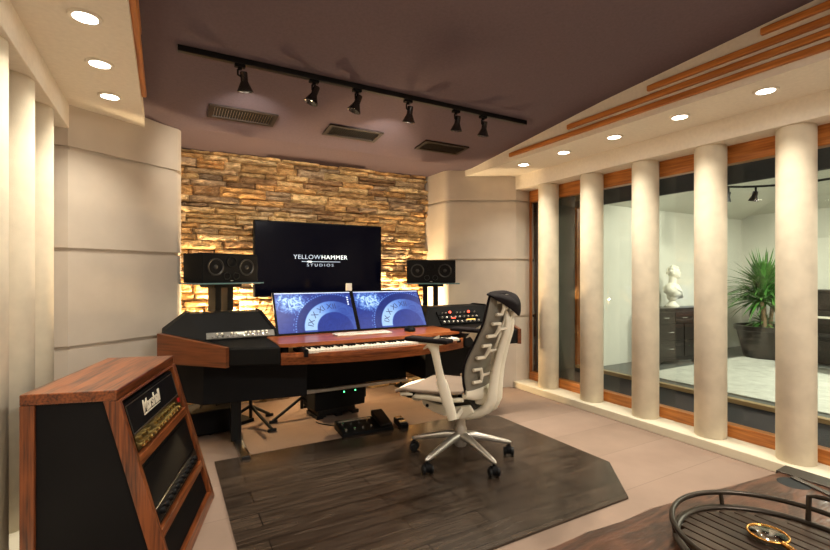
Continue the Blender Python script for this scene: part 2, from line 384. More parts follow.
def lamp(name, kind, loc, energy, col, aim=None, size=.05, angle=60, blend=.6, parent=None):
    l = bpy.data.lights.new(name, kind); l.energy = energy; l.color = col
    if kind == 'AREA': l.shape = 'DISK'; l.size = size
    else: l.shadow_soft_size = size
    if kind == 'SPOT': l.spot_size = math.radians(angle); l.spot_blend = blend
    o = bpy.data.objects.new(name, l); C.objects.link(o); o.location = loc
    if aim is not None: o.rotation_euler = (Vector(aim)-Vector(loc)).to_track_quat('-Z', 'Y').to_euler()
    return o
MIR = 2.854
def mirx(poly): return [(MIR-p[0],)+tuple(p[1:]) for p in poly][::-1]

# ------------------------------------------------------------------ room shell
S = 'structure'
def ceil_z(y):
    for (y0, z0), (y1, z1) in zip(CE, CE[1:]):
        if y0 >= y >= y1: return z0 + (z1-z0)*(y0-y)/(y0-y1)
    return CE[-1][1]
CE = [(4.75, 2.394), (3.95, 2.394), (2.29, 2.562), (1.0, 2.65), (-2.3, 2.65)]
MB().box(-.95, 3.58, -2.2, 4.8, -.1, 0).done('floor', M['carpet'], kind=S)
b = MB()
prof = [(y, z) for y, z in CE]
top = [(y, z+.12) for y, z in CE][::-1]
pp = prof + top
lo = [b.bm.verts.new((-.95, y, z)) for y, z in pp]; hi = [b.bm.verts.new((3.8, y, z)) for y, z in pp]
for i in range(len(pp)):
    j = (i+1) % len(pp); b.bm.faces.new((lo[i], lo[j], hi[j], hi[i]))
for k in range(4):
    n = len(pp); q = [k, k+1, n-2-k, n-1-k]
    b.bm.faces.new([lo[i] for i in q]); b.bm.faces.new([hi[i] for i in q])
b.done('ceiling', M['ceiling'], kind=S)
MB().box(-1.05, -.95, -2.2, 4.8, 0, 2.7).done('wall_left', M['panel'], kind=S)
MB().box(-1.05, 4.05, -2.3, -2.2, 0, 2.8).done('wall_behind', M['panel'], kind=S)
# stone wall at the back
def stone_wall():
    bm = bmesh.new(); cl = bm.loops.layers.float_color.new('Col')
    rnd = random.Random(3); z = -.01
    pal = [(.68, .46, .22), (.78, .56, .28), (.56, .36, .16), (.86, .66, .38), (.42, .26, .13), (.70, .52, .31), (.50, .37, .24), (.78, .48, .20)]
    while z < 2.40:
        h = rnd.choice([.045, .055, .06, .07, .08, .095]); x = .02 - rnd.random()*.2
        if z+h > 2.40: h = 2.40-z
        while x < 2.86:
            w = rnd.uniform(.14, .46); d = rnd.uniform(.0, .07); col = rnd.choice(pal); kk = rnd.uniform(.75, 1.15); col = tuple(c*kk for c in col)
            sub = h > .065 and rnd.random() < .3
            for (za, zb) in ([(z, z+h*.5), (z+h*.5, z+h)] if sub else [(z, z+h)]):
                dd = d + rnd.uniform(-.012, .012); nx = max(3, int(w/.02)); nz = 4; tilt = rnd.uniform(-.02, .02); tz = rnd.uniform(-.015, .02)
                x0, x1 = max(x, .0)+.002, min(x+w, 2.86)-.002
                if x1 - x0 < .02: continue
                vs = []
                for i in range(nx+1):
                    row = []
                    for j in range(nz+1):
                        u, v = i/nx, j/nz
                        px = x0+(x1-x0)*u; pz = za+.0015+(zb-za-.003)*v
                        e = min(u, 1-u)*(x1-x0); f = min(v, 1-v)*(zb-za)
                        rel = min(1, e/.010, 1) * min(1, (f+.0005)/.007)
                        if 0 < i < nx: pz += .004*noise.noise(V(px*14, dd*90, za*33 + v*.2))*(1 if True else 0)
                        y = 4.63 + .035 - dd - .02 - rel*.028 - tilt*(u-.5) - tz*(v-.5) - .026*noise.noise(V(px*11+dd*50, z*15, pz*26)) - .012*noise.noise(V(px*38, 7, pz*60))
                        row.append(bm.verts.new((px, y, pz)))
                    vs.append(row)
                fs = []
                for i in range(nx):
                    for j in range(nz): fs.append(bm.faces.new((vs[i][j], vs[i+1][j], vs[i+1][j+1], vs[i][j+1])))
                # sides back to the wall
                bd = [vs[i][0] for i in range(nx+1)] + [vs[nx][j] for j in range(1, nz+1)] + [vs[i][nz] for i in range(nx-1, -1, -1)] + [vs[0][j] for j in range(nz-1, 0, -1)]
                bk = [bm.verts.new((v.co.x, 4.70, v.co.z)) for v in bd]
                for i in range(len(bd)):
                    j = (i+1) % len(bd); fs.append(bm.faces.new((bd[i], bk[i], bk[j], bd[j])))
                for f in fs:
                    for l in f.loops: l[cl] = (*col, 1)
            x += w
        z += h
    # mortar backing
    r = bmesh.ops.create_cube(bm, size=1)
    for v in r['verts']: v.co = V(v.co.x*4.0+1.4, v.co.y*.12+4.75, v.co.z*2.42+1.2)
    for v in r['verts']:
        for f in v.link_faces:
            for l in f.loops: l[cl] = (.10, .06, .03, 1)
    me = bpy.data.meshes.new('wall_back'); bm.to_mesh(me); bm.free(); me.materials.append(M['stone'])
    o = bpy.data.objects.new('wall_back', me); C.objects.link(o); o['kind'] = S
stone_wall()
# splayed fabric panels either side of the stone wall, in stacked tiers with grooves
def splay(name, mirror):
    b = MB(); zs = [0, .775, 1.405, 2.055, 2.5]
    def ring(ins, k):
        # rounded inner corner
        pts = [(3.66, 3.81+ins), (3.395-ins*.3, 3.81+ins)]
        cx = 2.71+ins; a = V(3.395, 3.81+ins, 0); c = V(cx, 4.19+ins, 0); d = V(cx, 4.68, 0)
        t1 = (a-c).normalized(); t2 = (d-c).normalized(); R = .055
        p0 = c+t1*R; p1 = c+t2*R
        for i in range(6):
            t = i/5; q = p0*(1-t)**2 + c*2*t*(1-t) + p1*t*t; pts.append((q.x, q.y))
        pts += [(cx, 4.70), (3.66, 4.70)]
        if mirror: pts = mirx(pts)
        if mirror:
            pts = [(x_, y_) if y_ > 4.6 else (x_, 3.58+ins + (y_-3.81-ins)*1.18) for x_, y_ in pts]; pts = [(x_-.03 if .0 < x_ < .2 else x_, y_) for x_, y_ in pts]
        return pts
    for k in range(4):
        z0, z1 = zs[k], zs[k+1]
        g = .013
        b.prism(ring(0, k), z0+(g if k else 0), z1-(g if k < 3 else 0), bev=0)
        if k: b.prism(ring(.02, k), z0-g-.004, z0+g+.004)
    return b.done(name, M['panel'], kind=S)
splay('wall_splay_right', False); splay('wall_splay_left', True)
# soffits with fascia following the ceiling
def soffit(name, x0, x1):
    b = MB(); ys = [(4.3, 2.5), (3.95, 2.5), (2.29, 2.66), (1.0, 2.74), (-2.2, 2.74)]
    pts = [(4.3, 2.33), (-2.2, 2.33)] + ys[::-1]
    lo = [b.bm.verts.new((x0, y, z)) for y, z in pts]; hi = [b.bm.verts.new((x1, y, z)) for y, z in pts]
    b.bm.faces.new(lo); b.bm.faces.new(hi[::-1])
    for i in range(len(pts)):
        j = (i+1) % len(pts); b.bm.faces.new((lo[i], lo[j], hi[j], hi[i]))
    return b.done(name, M['soffit'], kind=S)
soffit('wall_soffit_right', 2.90, 3.75); soffit('wall_soffit_left', -.95, -.13)
MB().box(3.39, 3.80, -2.2, 3.84, 2.18, 2.335, bev=.004).done('wall_beam_right', M['soffit'], kind=S)
MB().box(-.95, -.536, -2.2, 3.61, 2.18, 2.335, bev=.004).done('wall_beam_left', M['soffit'], kind=S)
# oak strips on the fascias, stepped towards the camera
k = 1
for i, (y1, z) in enumerate([(3.33, 2.388), (2.62, 2.452), (1.92, 2.516), (1.25, 2.589)]):
    for side in (0, 1):
        x0, x1 = ((2.872, 2.902) if side == 0 else (-.132, -.102))
        MB().box(x0, x1, -2.1, y1, z-.020, z+.020, bev=.009, seg=3).done('trim_%d' % k, M['oak'], kind=S); k += 1
for (a, b_, c_) in ((3.36, 3.60, 3.815), (-.78, -.51, 3.585)):
    MB().box(a, b_, -2.2, c_, 0, .067, bev=.006).done('trim_%d' % k, M['sill'], kind=S); k += 1
# left wall infill behind the left columns
MB().box(-.95, -.80, -2.2, 3.60, 0, 2.2).done('wall_left_infill', M['panel'], kind=S)

# ------------------------------------------------------------------ window to the live room
w1 = bpy.data.objects.new('window_1', None); C.objects.link(w1); w1.location = (3.62, 2.0, .067); w1['kind'] = S
def st(b, name, m): return b.done(name, m, w1, world=True)
WY0, WY1 = .25, 3.80
st(MB().box(3.58, 3.66, WY0, WY1, .067, .155, bev=.004), 'bottom_rail', M['oak'])
st(MB().box(3.58, 3.66, WY0, WY1, 2.05, 2.185, bev=.004), 'top_rail', M['oak'])
st(MB().box(3.58, 3.60, WY1-.03, WY1, .155, 2.05, bev=.004), 'jamb', M['oakz'])
st(MB().box(3.58, 3.66, WY0, WY0+.06, .155, 2.05, bev=.004), 'jamb', M['oakz'])
st(MB().box(3.615, 3.623, WY0+.06, WY1-.03, .155, 2.05), 'glass_pane', M['glass'])
# felt-lined reveal between the inner and outer frame
MB().prism([(3.66, WY0), (3.66, WY1), (4.05, 3.56), (4.05, WY0)], [0, 0, 0, 0], [.10, .10, .20, .20]).done('trim_%d' % k, M['live_dark'], kind=S); k += 1
MB().prism([(3.66, WY0), (3.66, WY1), (4.05, 3.56), (4.05, WY0)], [2.12, 2.12, 1.99, 1.99], 2.35).done('trim_%d' % k, M['live_dark'], kind=S); k += 1
MB().prism([(3.66, WY1-.02), (3.66, 4.2), (4.10, 4.2), (4.10, 3.54)], .0, 2.35).done('trim_%d' % k, M['live_dark'], kind=S); k += 1
MB().box(3.58, 4.10, -2.2, WY0, 0, 2.35).done('wall_right', M['panel'], kind=S)
MB().box(4.05, 4.10, WY0, 3.55, 1.99, 3.2).done('wall_right_header', M['live_dark'], kind=S)
w2 = bpy.data.objects.new('window_2', None); C.objects.link(w2); w2.location = (4.07, 2.0, .2); w2['kind'] = S
MB().box(4.03, 4.09, WY0, 3.55, .20, .235, bev=.003).done('bottom_rail', M['tan'], w2, world=True)
MB().box(4.03, 4.09, 3.52, 3.55, .235, 1.99, bev=.003).done('jamb', M['oakz'], w2, world=True)
MB().box(4.06, 4.066, WY0, 3.52, .235, 1.99).done('glass_pane', M['glass'], w2, world=True)
# ------------------------------------------------------------------ live room shell
MB().box(3.58, 8.9, -1.6, 4.2, -.1, -.002).done('floor_live_room', M['live_floor'], kind=S)
MB().box(4.05, 8.9, 4.1, 4.2, 0, 3.3).done('wall_live_back', M['live_wall'], kind=S)
MB().box(8.8, 8.9, -1.6, 4.1, 0, 3.3).done('wall_live_right', M['live_wall'], kind=S)
MB().box(4.05, 8.9, -1.7, -1.6, 0, 3.3).done('wall_live_front', M['live_wall'], kind=S)
b = MB()
oc = [(4.05, 4.12, 2.24), (8.85, 4.12, 2.24), (8.85, -1.65, 2.24), (4.05, -1.65, 2.24)]
ic = [(4.05, 2.5, 2.72), (7.5, 2.5, 2.72), (7.5, -1.2, 2.72), (4.05, -1.2, 2.72)]
b.poly(ic); b.poly([oc[0], oc[1], ic[1], ic[0]]); b.poly([oc[1], oc[2], ic[2], ic[1]]); b.poly([oc[2], oc[3], ic[3], ic[2]])
b.done('ceiling_live_room', M['live_ceil'], kind=S, mods=[('SOLIDIFY', dict(thickness=.05, offset=1))])
for i, (p, q_) in enumerate([((5.2, 4.1, 2.235), (5.2, 2.5, 2.71)), ((6.2, 4.1, 2.235), (6.2, 2.5, 2.71)), ((7.2, 4.1, 2.235), (7.2, 2.5, 2.71)), ((8.82, 4.08, 2.235), (7.5, 2.5, 2.71))]):
    MB().tube([p, q_], .014, 6).done('trim_%d' % k, M['tan2'], kind=S); k += 1
# picture-like lit panel on the far right wall
b = MB(); b.box(8.74, 8.80, 2.10, 3.06, .47, 1.80, bev=.01)
tag(b.done('wall_board', M['white']), 'plain white board on the far wall of the room beyond the glass', 'board')

# ------------------------------------------------------------------ columns
col_r = [(3.435, 'farthest'), (2.890, 'fourth'), (2.350, 'third'), (1.837, 'second'), (1.324, 'nearest')]
def column(x, y, label, group):
    b = MB(); b.lathe([(0, .067), (.100, .067), (.103, .072), (.103, 2.176), (.100, 2.18), (0, 2.18)], (x, y, 0), 48)
    o = b.done('round_column', M['column'], smooth=True); tag(o, label, 'column', group); return o
rl = ['beige round column beside the corner of the room, farthest of the five by the window',
      'beige round column with the window jamb seen on its right, second from the far end',
      'beige round column left of the white bust, middle of the five by the window',
      'beige round column between the white bust and the potted plant',
      'thick looking beige round column right of the potted plant, nearest by the window']
for (y, n), lb in zip(col_r, rl): column(3.505, y, lb, 'beige columns along the window')
ll = ['beige round column nearest the left splayed wall panel', 'beige round column in the middle of the left row', 'beige round column cut by the left edge of the photo']
for y, lb in zip((3.20, 2.78, 2.36), ll): column(-.651, y, lb, 'beige columns on the left')

# ------------------------------------------------------------------ downlights
WARM = (1, .915, .76)
def downlight(x, y, label, group, e=46):
    t = thing('downlight', label, 'ceiling light', (x, y, 2.322), 0, group)
    b = MB(); b.lathe([(.046, .012), (.046, .0), (.060, -.002), (.063, .004), (.063, .008)], seg=32); b.done('trim_ring', M['soffit'], t, smooth=True)
    b = MB(); b.lathe([(0, .001), (.046, .001)], seg=32); b.done('lens', M['lamp_on'], t)
    lamp('downlight_lamp', 'SPOT', (x, y, 2.312), e, WARM, (x, y, 0), .04, 118, 1.0)
for i, y in enumerate((3.35, 2.843, 2.33, 1.815, 1.31)):
    downlight(3.085, y, ['round recessed light in right soffit, farthest from camera', 'round recessed light in right soffit, second from the far end', 'round recessed light, middle of the five in right soffit',
                         'round recessed light in right soffit, second nearest to camera', 'large bright recessed light in right soffit, nearest to camera'][i], 'recessed lights in the right soffit')
for i, y in enumerate((3.283, 2.80, 2.32)):
    downlight(-.292, y, ['round recessed light in left soffit above the splayed panel, lowest in the photo', 'round recessed light, middle of the three in left soffit', 'round recessed light in left soffit nearest the top edge of the photo'][i], 'recessed lights in the left soffit')
# ------------------------------------------------------------------ ceiling vents
sl = -(2.562-2.394)/(3.95-2.29)
rxv = math.atan(sl)
vl = ['dark bronze ceiling vent with bright louvres, left of the three', 'dark bronze ceiling vent, middle of the three above the monitors', 'dark bronze ceiling vent nearest the right soffit']
for i, (x, lb) in enumerate(zip((.508, 1.38, 2.26), vl)):
    y = 3.55; t = thing('ceiling_vent', lb, 'vent', (x, y, ceil_z(y)-.002), 0, 'ceiling vents', rx=rxv)
    b = MB()
    for a in ((-.235, .235, -.105, -.080), (-.235, .235, .080, .105), (-.235, -.205, -.080, .080), (.205, .235, -.080, .080)): b.box(*a, -.012, .0)
    b.done('frame', M['vent'], t)
    MB().box(-.205, .205, -.08, .08, -.001, .0).done('duct_opening', M['rubber'], t)
    b = MB()
    for q in range(22):
        xx = -.195+q*.0186; b.box(-.001, .001, -.075, .075, -.006, .006, mx=Matrix.Translation((xx, 0, -.004)) @ Matrix.Rotation(.6, 4, 'Y'))
    tag(b.done('louvres', M['chrome'] if i == 0 else M['vent'], t), 'chrome louvres' if i == 0 else 'dark louvres')
# ------------------------------------------------------------------ track and spotlights
TY = 2.80; TZ = ceil_z(TY)
b = MB(); b.box(.06, 2.60, TY-.017, TY+.017, TZ-.034, TZ+.0, bev=.003); tag(b.done('lighting_track', M['metal_black']), 'long straight black lighting track across the purple ceiling', 'lighting track')
spots = [(240, (.12, .25, -1), 'above the left vent, leftmost on the track'), (314, (-.32, .1, -.9), 'second from the left on the track'), (357, (-.30, .15, -.9), 'third from the left, tilted beside the middle vent'),
         (408, (.02, .3, -1), 'fourth from the left on the track'), (456, (.0, .25, -1), 'above the right vent, fifth from the left'), (483, (.0, .25, -1), 'rightmost on the track')]
sn, cs = .4856, .8742
for i, (u, d, lb) in enumerate(spots):
    o_ = (u-415)/450; x = TY*(sn+o_*cs)/(cs-o_*sn)
    t = thing('track_spotlight', 'small black cone spotlight, '+lb, 'spotlight', (x, TY, TZ-.034), 0, 'spotlights on the black track')
    MB().box(-.03, .03, -.016, .016, -.018, .0, bev=.003).cyl((0, 0, -.016), (0, 0, -.030), .012, seg=12).done('adapter', M['black'], t)
    d = Vector(d).normalized(); p = V(0.02, 0, -.036)
    MB().tube([(0, 0, -.025), (-.012, 0, -.034), (-.012, 0, -.062), (.012, 0, -.072)], .006, 8).done('bracket', M['black'], t, smooth=True)
    R = d.to_track_quat('Z', 'Y').to_matrix().to_4x4(); mx = Matrix.Translation(p) @ R
    MB().lathe([(0, 0), (.019, .002), (.021, .01), (.021, .055), (.024, .062), (.047, .112), (.046, .114), (.040, .110), (.018, .066), (0, .066)], seg=24, mx=mx).done('shade', M['gun'], t, smooth=True)
    MB().sphere(p + d*.088, .012, seg=12).done('bulb', M['bulb_on'], t, smooth=True)
    src = V(x, TY, TZ-.034) + p + d*.125
    aims = [(.75, 4.6, 1.9), (1.0, 3.6, .7), (1.5, 3.3, .7), (1.7, 4.6, 1.9), (1.95, 2.3, .6), (1.85, 2.6, .8)]
    lamp('track_lamp', 'SPOT', src, (46, 40, 40, 46, 90, 80)[i], (1, .90, .74), aims[i], .025, 80, .7)

# ------------------------------------------------------------------ television
t = thing('television', 'large black flat television on the stone wall showing a studio name', 'television', (1.395, 4.485, 1.03))
MB().box(-.66, .66, -.035, .035, 0, .735, bev=.006).box(-.2, .2, .03, .05, .2, .5).done('housing', M['black'], t)
MB().box(-.648, .648, -.0375, -.034, .014, .722).done('screen', M['tv_screen'], t)
RX = Matrix.Rotation(PI/2, 4, 'X')
text_mesh('screen_text', 'YELLOW', .060, M['tv_text2'], t, Matrix.Translation((-.155, -.039, .388)) @ RX, .0005, spacing=1.08, width=.275)
text_mesh('screen_text', 'HAMMER', .060, M['tv_text'], t, Matrix.Translation((.128, -.039, .388)) @ RX, .0005, spacing=1.08, width=.275, offset=0)
text_mesh('screen_text', 'STUDIOS', .040, M['tv_text2'], t, Matrix.Translation((-.02, -.039, .308)) @ RX, .0005, spacing=1.5, width=.275)
b = MB(); b.box(-.21, .19, -.0395, -.038, .341, .347).done('screen_line', M['tv_text2'], t)
MB().box(-.150, -.110, -.041, -.038, .337, .351).done('screen_mark', M['tv_text'], t)

# ------------------------------------------------------------------ speakers and stands
def speaker(x, y, z, rz, label):
    t = thing('studio_speaker', label, 'speaker', (x, y, z), rz, 'studio monitor speakers')
    MB().box(-.25, .25, 0, .28, 0, .235, bev=.008).done('cabinet', M['black'], t)
    for sx in (-.14, .14):
        mx = Matrix.Translation((sx, 0, .125)) @ Matrix.Rotation(PI/2, 4, 'X')
        MB().lathe([(.070, -.002), (.070, .004), (.064, .005), (.060, .002), (.028, -.012), (.025, -.006), (.016, .002), (0, .005)], seg=36, mx=mx).done('woofer', M['cone'], t, smooth=True)
    mx = Matrix.Translation((0, 0, .165)) @ Matrix.Rotation(PI/2, 4, 'X')
    MB().lathe([(.048, -.002), (.048, .005), (.040, .006), (.03, -.004), (.012, .0), (0, .003)], seg=28, mx=mx).done('tweeter', M['leather'], t, smooth=True)
    for sx in (-.042, .042):
        mx = Matrix.Translation((sx, 0, .052)) @ Matrix.Rotation(PI/2, 4, 'X')
        MB().lathe([(.030, -.002), (.030, .005), (.024, .005), (.020, -.02), (0, -.02)], seg=20, mx=mx).done('port', M['rubber'], t, smooth=True)
    MB().box(-.012, .012, -.003, 0, .012, .017).done('badge', M['chrome'], t)
def spk_stand(x, y, rz, label, up=0):
    t = thing('speaker_stand', label, 'speaker stand', (x, y, 0), rz, 'speaker stands')
    MB().box(-.29, .29, -.03, .30, 1.146+up, 1.158+up, bev=.002).done('shelf', M['shelf_glass'], t)
    MB().box(-.13, .13, .05, .24, 1.118+up, 1.146+up, bev=.003).done('bracket', M['black'], t)
    for sx in (-.055, .055): MB().box(sx-.030, sx+.022, .09, .2, .03, 1.118+up, bev=.004).done('post', M['black'], t)
    MB().box(-.2, .2, -.02, .3, 0, .03, bev=.004).done('base', M['black'], t)
rzR = -math.radians(29); rzL = math.radians(27)
speaker(2.378, 3.94, 1.159, rzR, 'black studio speaker on right stand, in front of the right fabric panel'); spk_stand(2.378, 3.94, rzR, 'black twin post stand with glass shelf behind the right desk wing')
speaker(.475, 3.93, 1.181, rzL, 'black studio speaker on left stand, beside the television'); spk_stand(.475, 3.93, rzL, 'black twin post stand with glass shelf behind the left desk wing', .022)
# uplights behind the desk that graze the stone
for (x, lb) in ((2.30, 'behind the right speaker stand'), (.55, 'behind the left speaker stand')):
    t = thing('uplight', 'slim black floor uplight '+lb, 'lamp', (x, 4.47, 0), 0, 'uplights washing the stone wall')
    MB().lathe([(0, 0), (.07, 0), (.07, .012), (.012, .02), (.01, .70), (.02, .71)], seg=20).done('pole', M['black'], t, smooth=True)
    MB().lathe([(.02, .70), (.045, .74), (.05, .80), (.046, .80), (.02, .75), (0, .75)], seg=20).done('shade', M['black'], t, smooth=True)
    MB().sphere((0, 0, .785), .022, seg=12).done('bulb', M['bulb_on'], t, smooth=True)
    lamp('uplight_lamp', 'POINT', (x, 4.47, .86), 72, (1, .72, .40), None, .03)

# ------------------------------------------------------------------ desk
dk = thing('studio_desk', 'wide mahogany and black leather studio desk with raised rack wings', 'desk', (1.427, 3.5, 0))
def dpart(b, name, m, smooth=False): return b.done(name, m, dk, world=True, smooth=smooth)
curve = []
for i in range(25):
    x = .68 + 1.54*i/24; u = (x-1.427)/.737; curve.append((x, 2.93 + .14*min(1.05, u**2) + (.05 if i == 24 else 0)))
dpart(MB().prism(curve + [(2.22, 3.45), (.68, 3.45)], .638, .690), 'keyboard_tray', M['desk_wood'])
frontlip = [(x, y) for x, y in curve] + [(x, y+.03) for x, y in curve[::-1]]
dpart(MB().prism(frontlip, .638, .716), 'front_rail', M['desk_wood'])
tc_ = []
for i in range(25):
    x = .68 + (MIR-1.36)*i/24; u = (x-1.427)/.747; tc_.append((x, 3.10 + .04*u**2))
dpart(MB().prism(tc_ + [(2.174, 3.90), (.68, 3.90)], .745, .770, bev=.003), 'desktop', M['desk_wood'])
for sx in (.74, 2.114): dpart(MB().box(sx-.02, sx+.02, 3.2, 3.6, .69, .745), 'spacer', M['black'])
for side in (0, 1):
    f = (lambda p: p) if side == 0 else mirx
    out = (-.02, 3.58) if side == 0 else (-.08, 3.60)
    tipx = .368 if side == 0 else .14
    tipy = 3.18 if side == 0 else 3.02
    tip2 = (.675, 3.06)
    wing = [(tipx, tipy), tip2, (.70, 3.45), (.70, 3.90), (out[0], 3.90), out]
    dpart(MB().prism(f(wing), .64, .762, bev=.012), 'armrest', M['leather'])
    # wood end cheek, taller at the back
    e = [(tipx-.022, tipy-.018), (tipx+.0, tipy), out, (out[0]-.028, out[1]-.015)]
    z1 = [.768, .768, .84, .84]
    if side: e = mirx(e); z1 = z1[::-1]
    dpart(MB().prism(e, .636, z1), 'end_cheek', M['desk_end'])
    # hood: solid under the sloped rack bay
    f1, t1, zt = (.245, .145, .955) if side == 0 else (.06, -.02, .932)
    F1, F2, T1, T2 = V(f1, 3.555, .765), V(.785, 3.555, .765), V(t1, 3.70, zt), V(.665, 3.70, zt)
    B1, B2 = V(t1, 3.90, zt), V(.665, 3.90, zt)
    b = MB()
    def q(*ps):
        ps = [Vector(p) for p in ps]
        if side: ps = [V(MIR-p.x, p.y, p.z) for p in ps][::-1]
        b.poly(ps)
    q(F1, F2, T2, T1); q(T1, T2, B2, B1); q(B1, B2, (.70, 3.90, .70), (out[0]+.02, 3.90, .70))
    q(F2, (.785, 3.9, .765), B2, T2); q((out[0]+.02, 3.6, .76), F1, T1); q((out[0]+.02, 3.6, .76), T1, B1, (out[0]+.02, 3.9, .76)); q((out[0]+.02, 3.6, .76), (out[0]+.02, 3.9, .76), (.785, 3.9, .76), (.785, 3.555, .76), F1)
    dpart(b, 'rack_hood', M['black'])
    # leather cheek from the outer back to the front tip
    b = MB()
    tip3 = (tipx+.02, tipy+.02, .762)
    q(tip3, (f1, 3.555, .775), (t1-.01, 3.70, zt+.01), (out[0], 3.585, .84))
    q((f1, 3.555, .775), (f1+.02, 3.555, .775), (t1+.01, 3.70, zt+.01), (t1-.01, 3.70, zt+.01))
    q((t1-.01, 3.70, zt+.01), (t1+.01, 3.70, zt+.01), (t1+.01, 3.9, zt+.01), (t1-.01, 3.9, zt+.01))
    q((out[0], 3.585, .84), (t1-.01, 3.70, zt+.01), (t1-.01, 3.9, zt+.01), (out[0], 3.9, .84))
    q((t1-.01, 3.9, zt+.01), (t1+.01, 3.9, zt+.01), (.7, 3.9, .7), (out[0], 3.9, .7), (out[0], 3.9, .84))
    q((f1+.02, 3.555, .775), (f1+.02, 3.555, .76), tip3)
    q((out[0], 3.585, .84), (out[0], 3.9, .84), (out[0], 3.9, .70), (out[0], 3.585, .70))
    dpart(b, 'outer_cheek', M['leather'])
    b = MB()
    q((.785, 3.545, .762), (.785, 3.545, .778), (.665, 3.695, zt+.013), (.665, 3.9, zt+.013), (.785, 3.9, .762))
    q((.765, 3.545, .762), (.785, 3.545, .762), (.785, 3.545, .778), (.765, 3.545, .778))
    q((.765, 3.545, .778), (.785, 3.545, .778), (.665, 3.695, zt+.013), (.645, 3.695, zt+.013))
    q((.645, 3.695, zt+.013), (.665, 3.695, zt+.013), (.665, 3.9, zt+.013), (.645, 3.9, zt+.013))
    q((.765, 3.545, .762), (.765, 3.545, .778), (.645, 3.695, zt+.013), (.645, 3.9, zt+.013), (.765, 3.9, .762))
    dpart(b, 'inner_cheek', M['black'])
    # black body below the wing
    low = [(.23, 3.40), (.92, 3.30), (.92, 3.75), (.05, 3.80), (.05, 3.62)]
    dpart(MB().prism(f(low), .35, .638, bev=.004), 'lower_cabinet', M['black_side'])
    lx = .454 if side == 0 else MIR-.454
    s_ = 1 if side == 0 else -1
    dpart(MB().box(lx-.035, lx+.035, 3.50, 3.56, .03, .35, bev=.004), 'leg', M['metal_black'])
    dpart(MB().box(lx-.03+.02*s_, lx+.03+.02*s_, 3.17, 3.80, 0, .035, bev=.006), 'foot', M['metal_black'])
dpart(MB().box(.90, 1.96, 3.70, 3.74, .29, .64), 'modesty_panel', M['black'])
dpart(MB().box(.90, 1.96, 3.66, 3.69, .262, .29, bev=.004), 'crossbar', M['alu'])

# rack gear
def slant_mx(x, v, mirror=False):
    # v: fraction up the slope; returns matrix with local x right, y up the slope, z out of the face
    n = V(0, -(.955-.765), .70-.555).normalized(); n = V(0, n.y, n.z)
    up = V(0, .145, .19).normalized(); xx = V(1, 0, 0); nn = xx.cross(up)
    o = V(x, 3.555+.145*v, .765+(.19 if x < 1.4 else .167)*v)
    mx = Matrix((( xx.x, up.x, nn.x, o.x), (xx.y, up.y, nn.y, o.y), (xx.z, up.z, nn.z, o.z), (0, 0, 0, 1)))
    return mx
def gear(x, v, w, h, label, cat, panel, knobs, group=None):
    t = thing('rack_processor', label, cat, (0, 0, 0)); t.matrix_world = slant_mx(x, v)
    t.location, r_, _ = slant_mx(x, v).decompose(); t.rotation_euler = r_.to_euler()
    if group: t['group'] = group
    MB().box(-w/2, w/2, .002, h, -.04, .012, bev=.002).done('faceplate', panel, t)
    for (kx, ky, r, mm, nm) in knobs:
        MB().lathe([(r, .010), (r, .022), (r*.8, .028), (0, .028)], (kx, ky, 0), 14).done(nm, mm, t, smooth=True)
    return t
rnd = random.Random(5)
kn = [(-.2+.033*i, .036, .0085, M['cream'], 'knob') for i in (1, 2, 4, 5)] + [(.03+.030*i, .038, .0085, M['cream'], 'knob') for i in range(6)]
kn += [(-.2+.035*i, .014, .006, M['chrome'], 'button') for i in range(12)]
g = gear(.50, .03, .48, .056, 'silver rack processor with a row of pale knobs in the left desk wing', 'audio processor', M['silver_panel'], kn)
MB().box(-.05, .02, .028, .046, .012, .015).done('display', M['white'], g)
kn = []
for i in range(9):
    kn.append((-.21+.05*i, .02, .010, M['alu'], 'knob'))
g = gear(2.50, .03, .48, .050, 'black rack processor with grey knobs, lower in the right desk wing', 'audio processor', M['black'], kn)
MB().box(.06, .16, .036, .044, .012, .015).done('display', M['orange_led'], g)
kn = [(-.21+.05*i, .016, .009, M['alu'], 'knob') for i in range(9)]
g = gear(2.50, .29, .48, .045, 'black rack processor with silver knobs, middle of the right desk wing', 'audio processor', M['black'], kn)
MB().box(-.10, -.06, .004, .012, .012, .015).done('warning_light', M['red_led'], g)
kn = [(-.19+.042*i, .016, .006, M['alu'], 'knob') for i in range(10) if i not in (3, 8)] + [(-.10, .022, .011, M['red_led'], 'warning_light'), (.12, .022, .011, M['red_led'], 'warning_light')]
g = gear(2.50, .52, .48, .042, 'black rack unit with two glowing red lamps, upper in the right desk wing', 'audio processor', M['black'], kn)

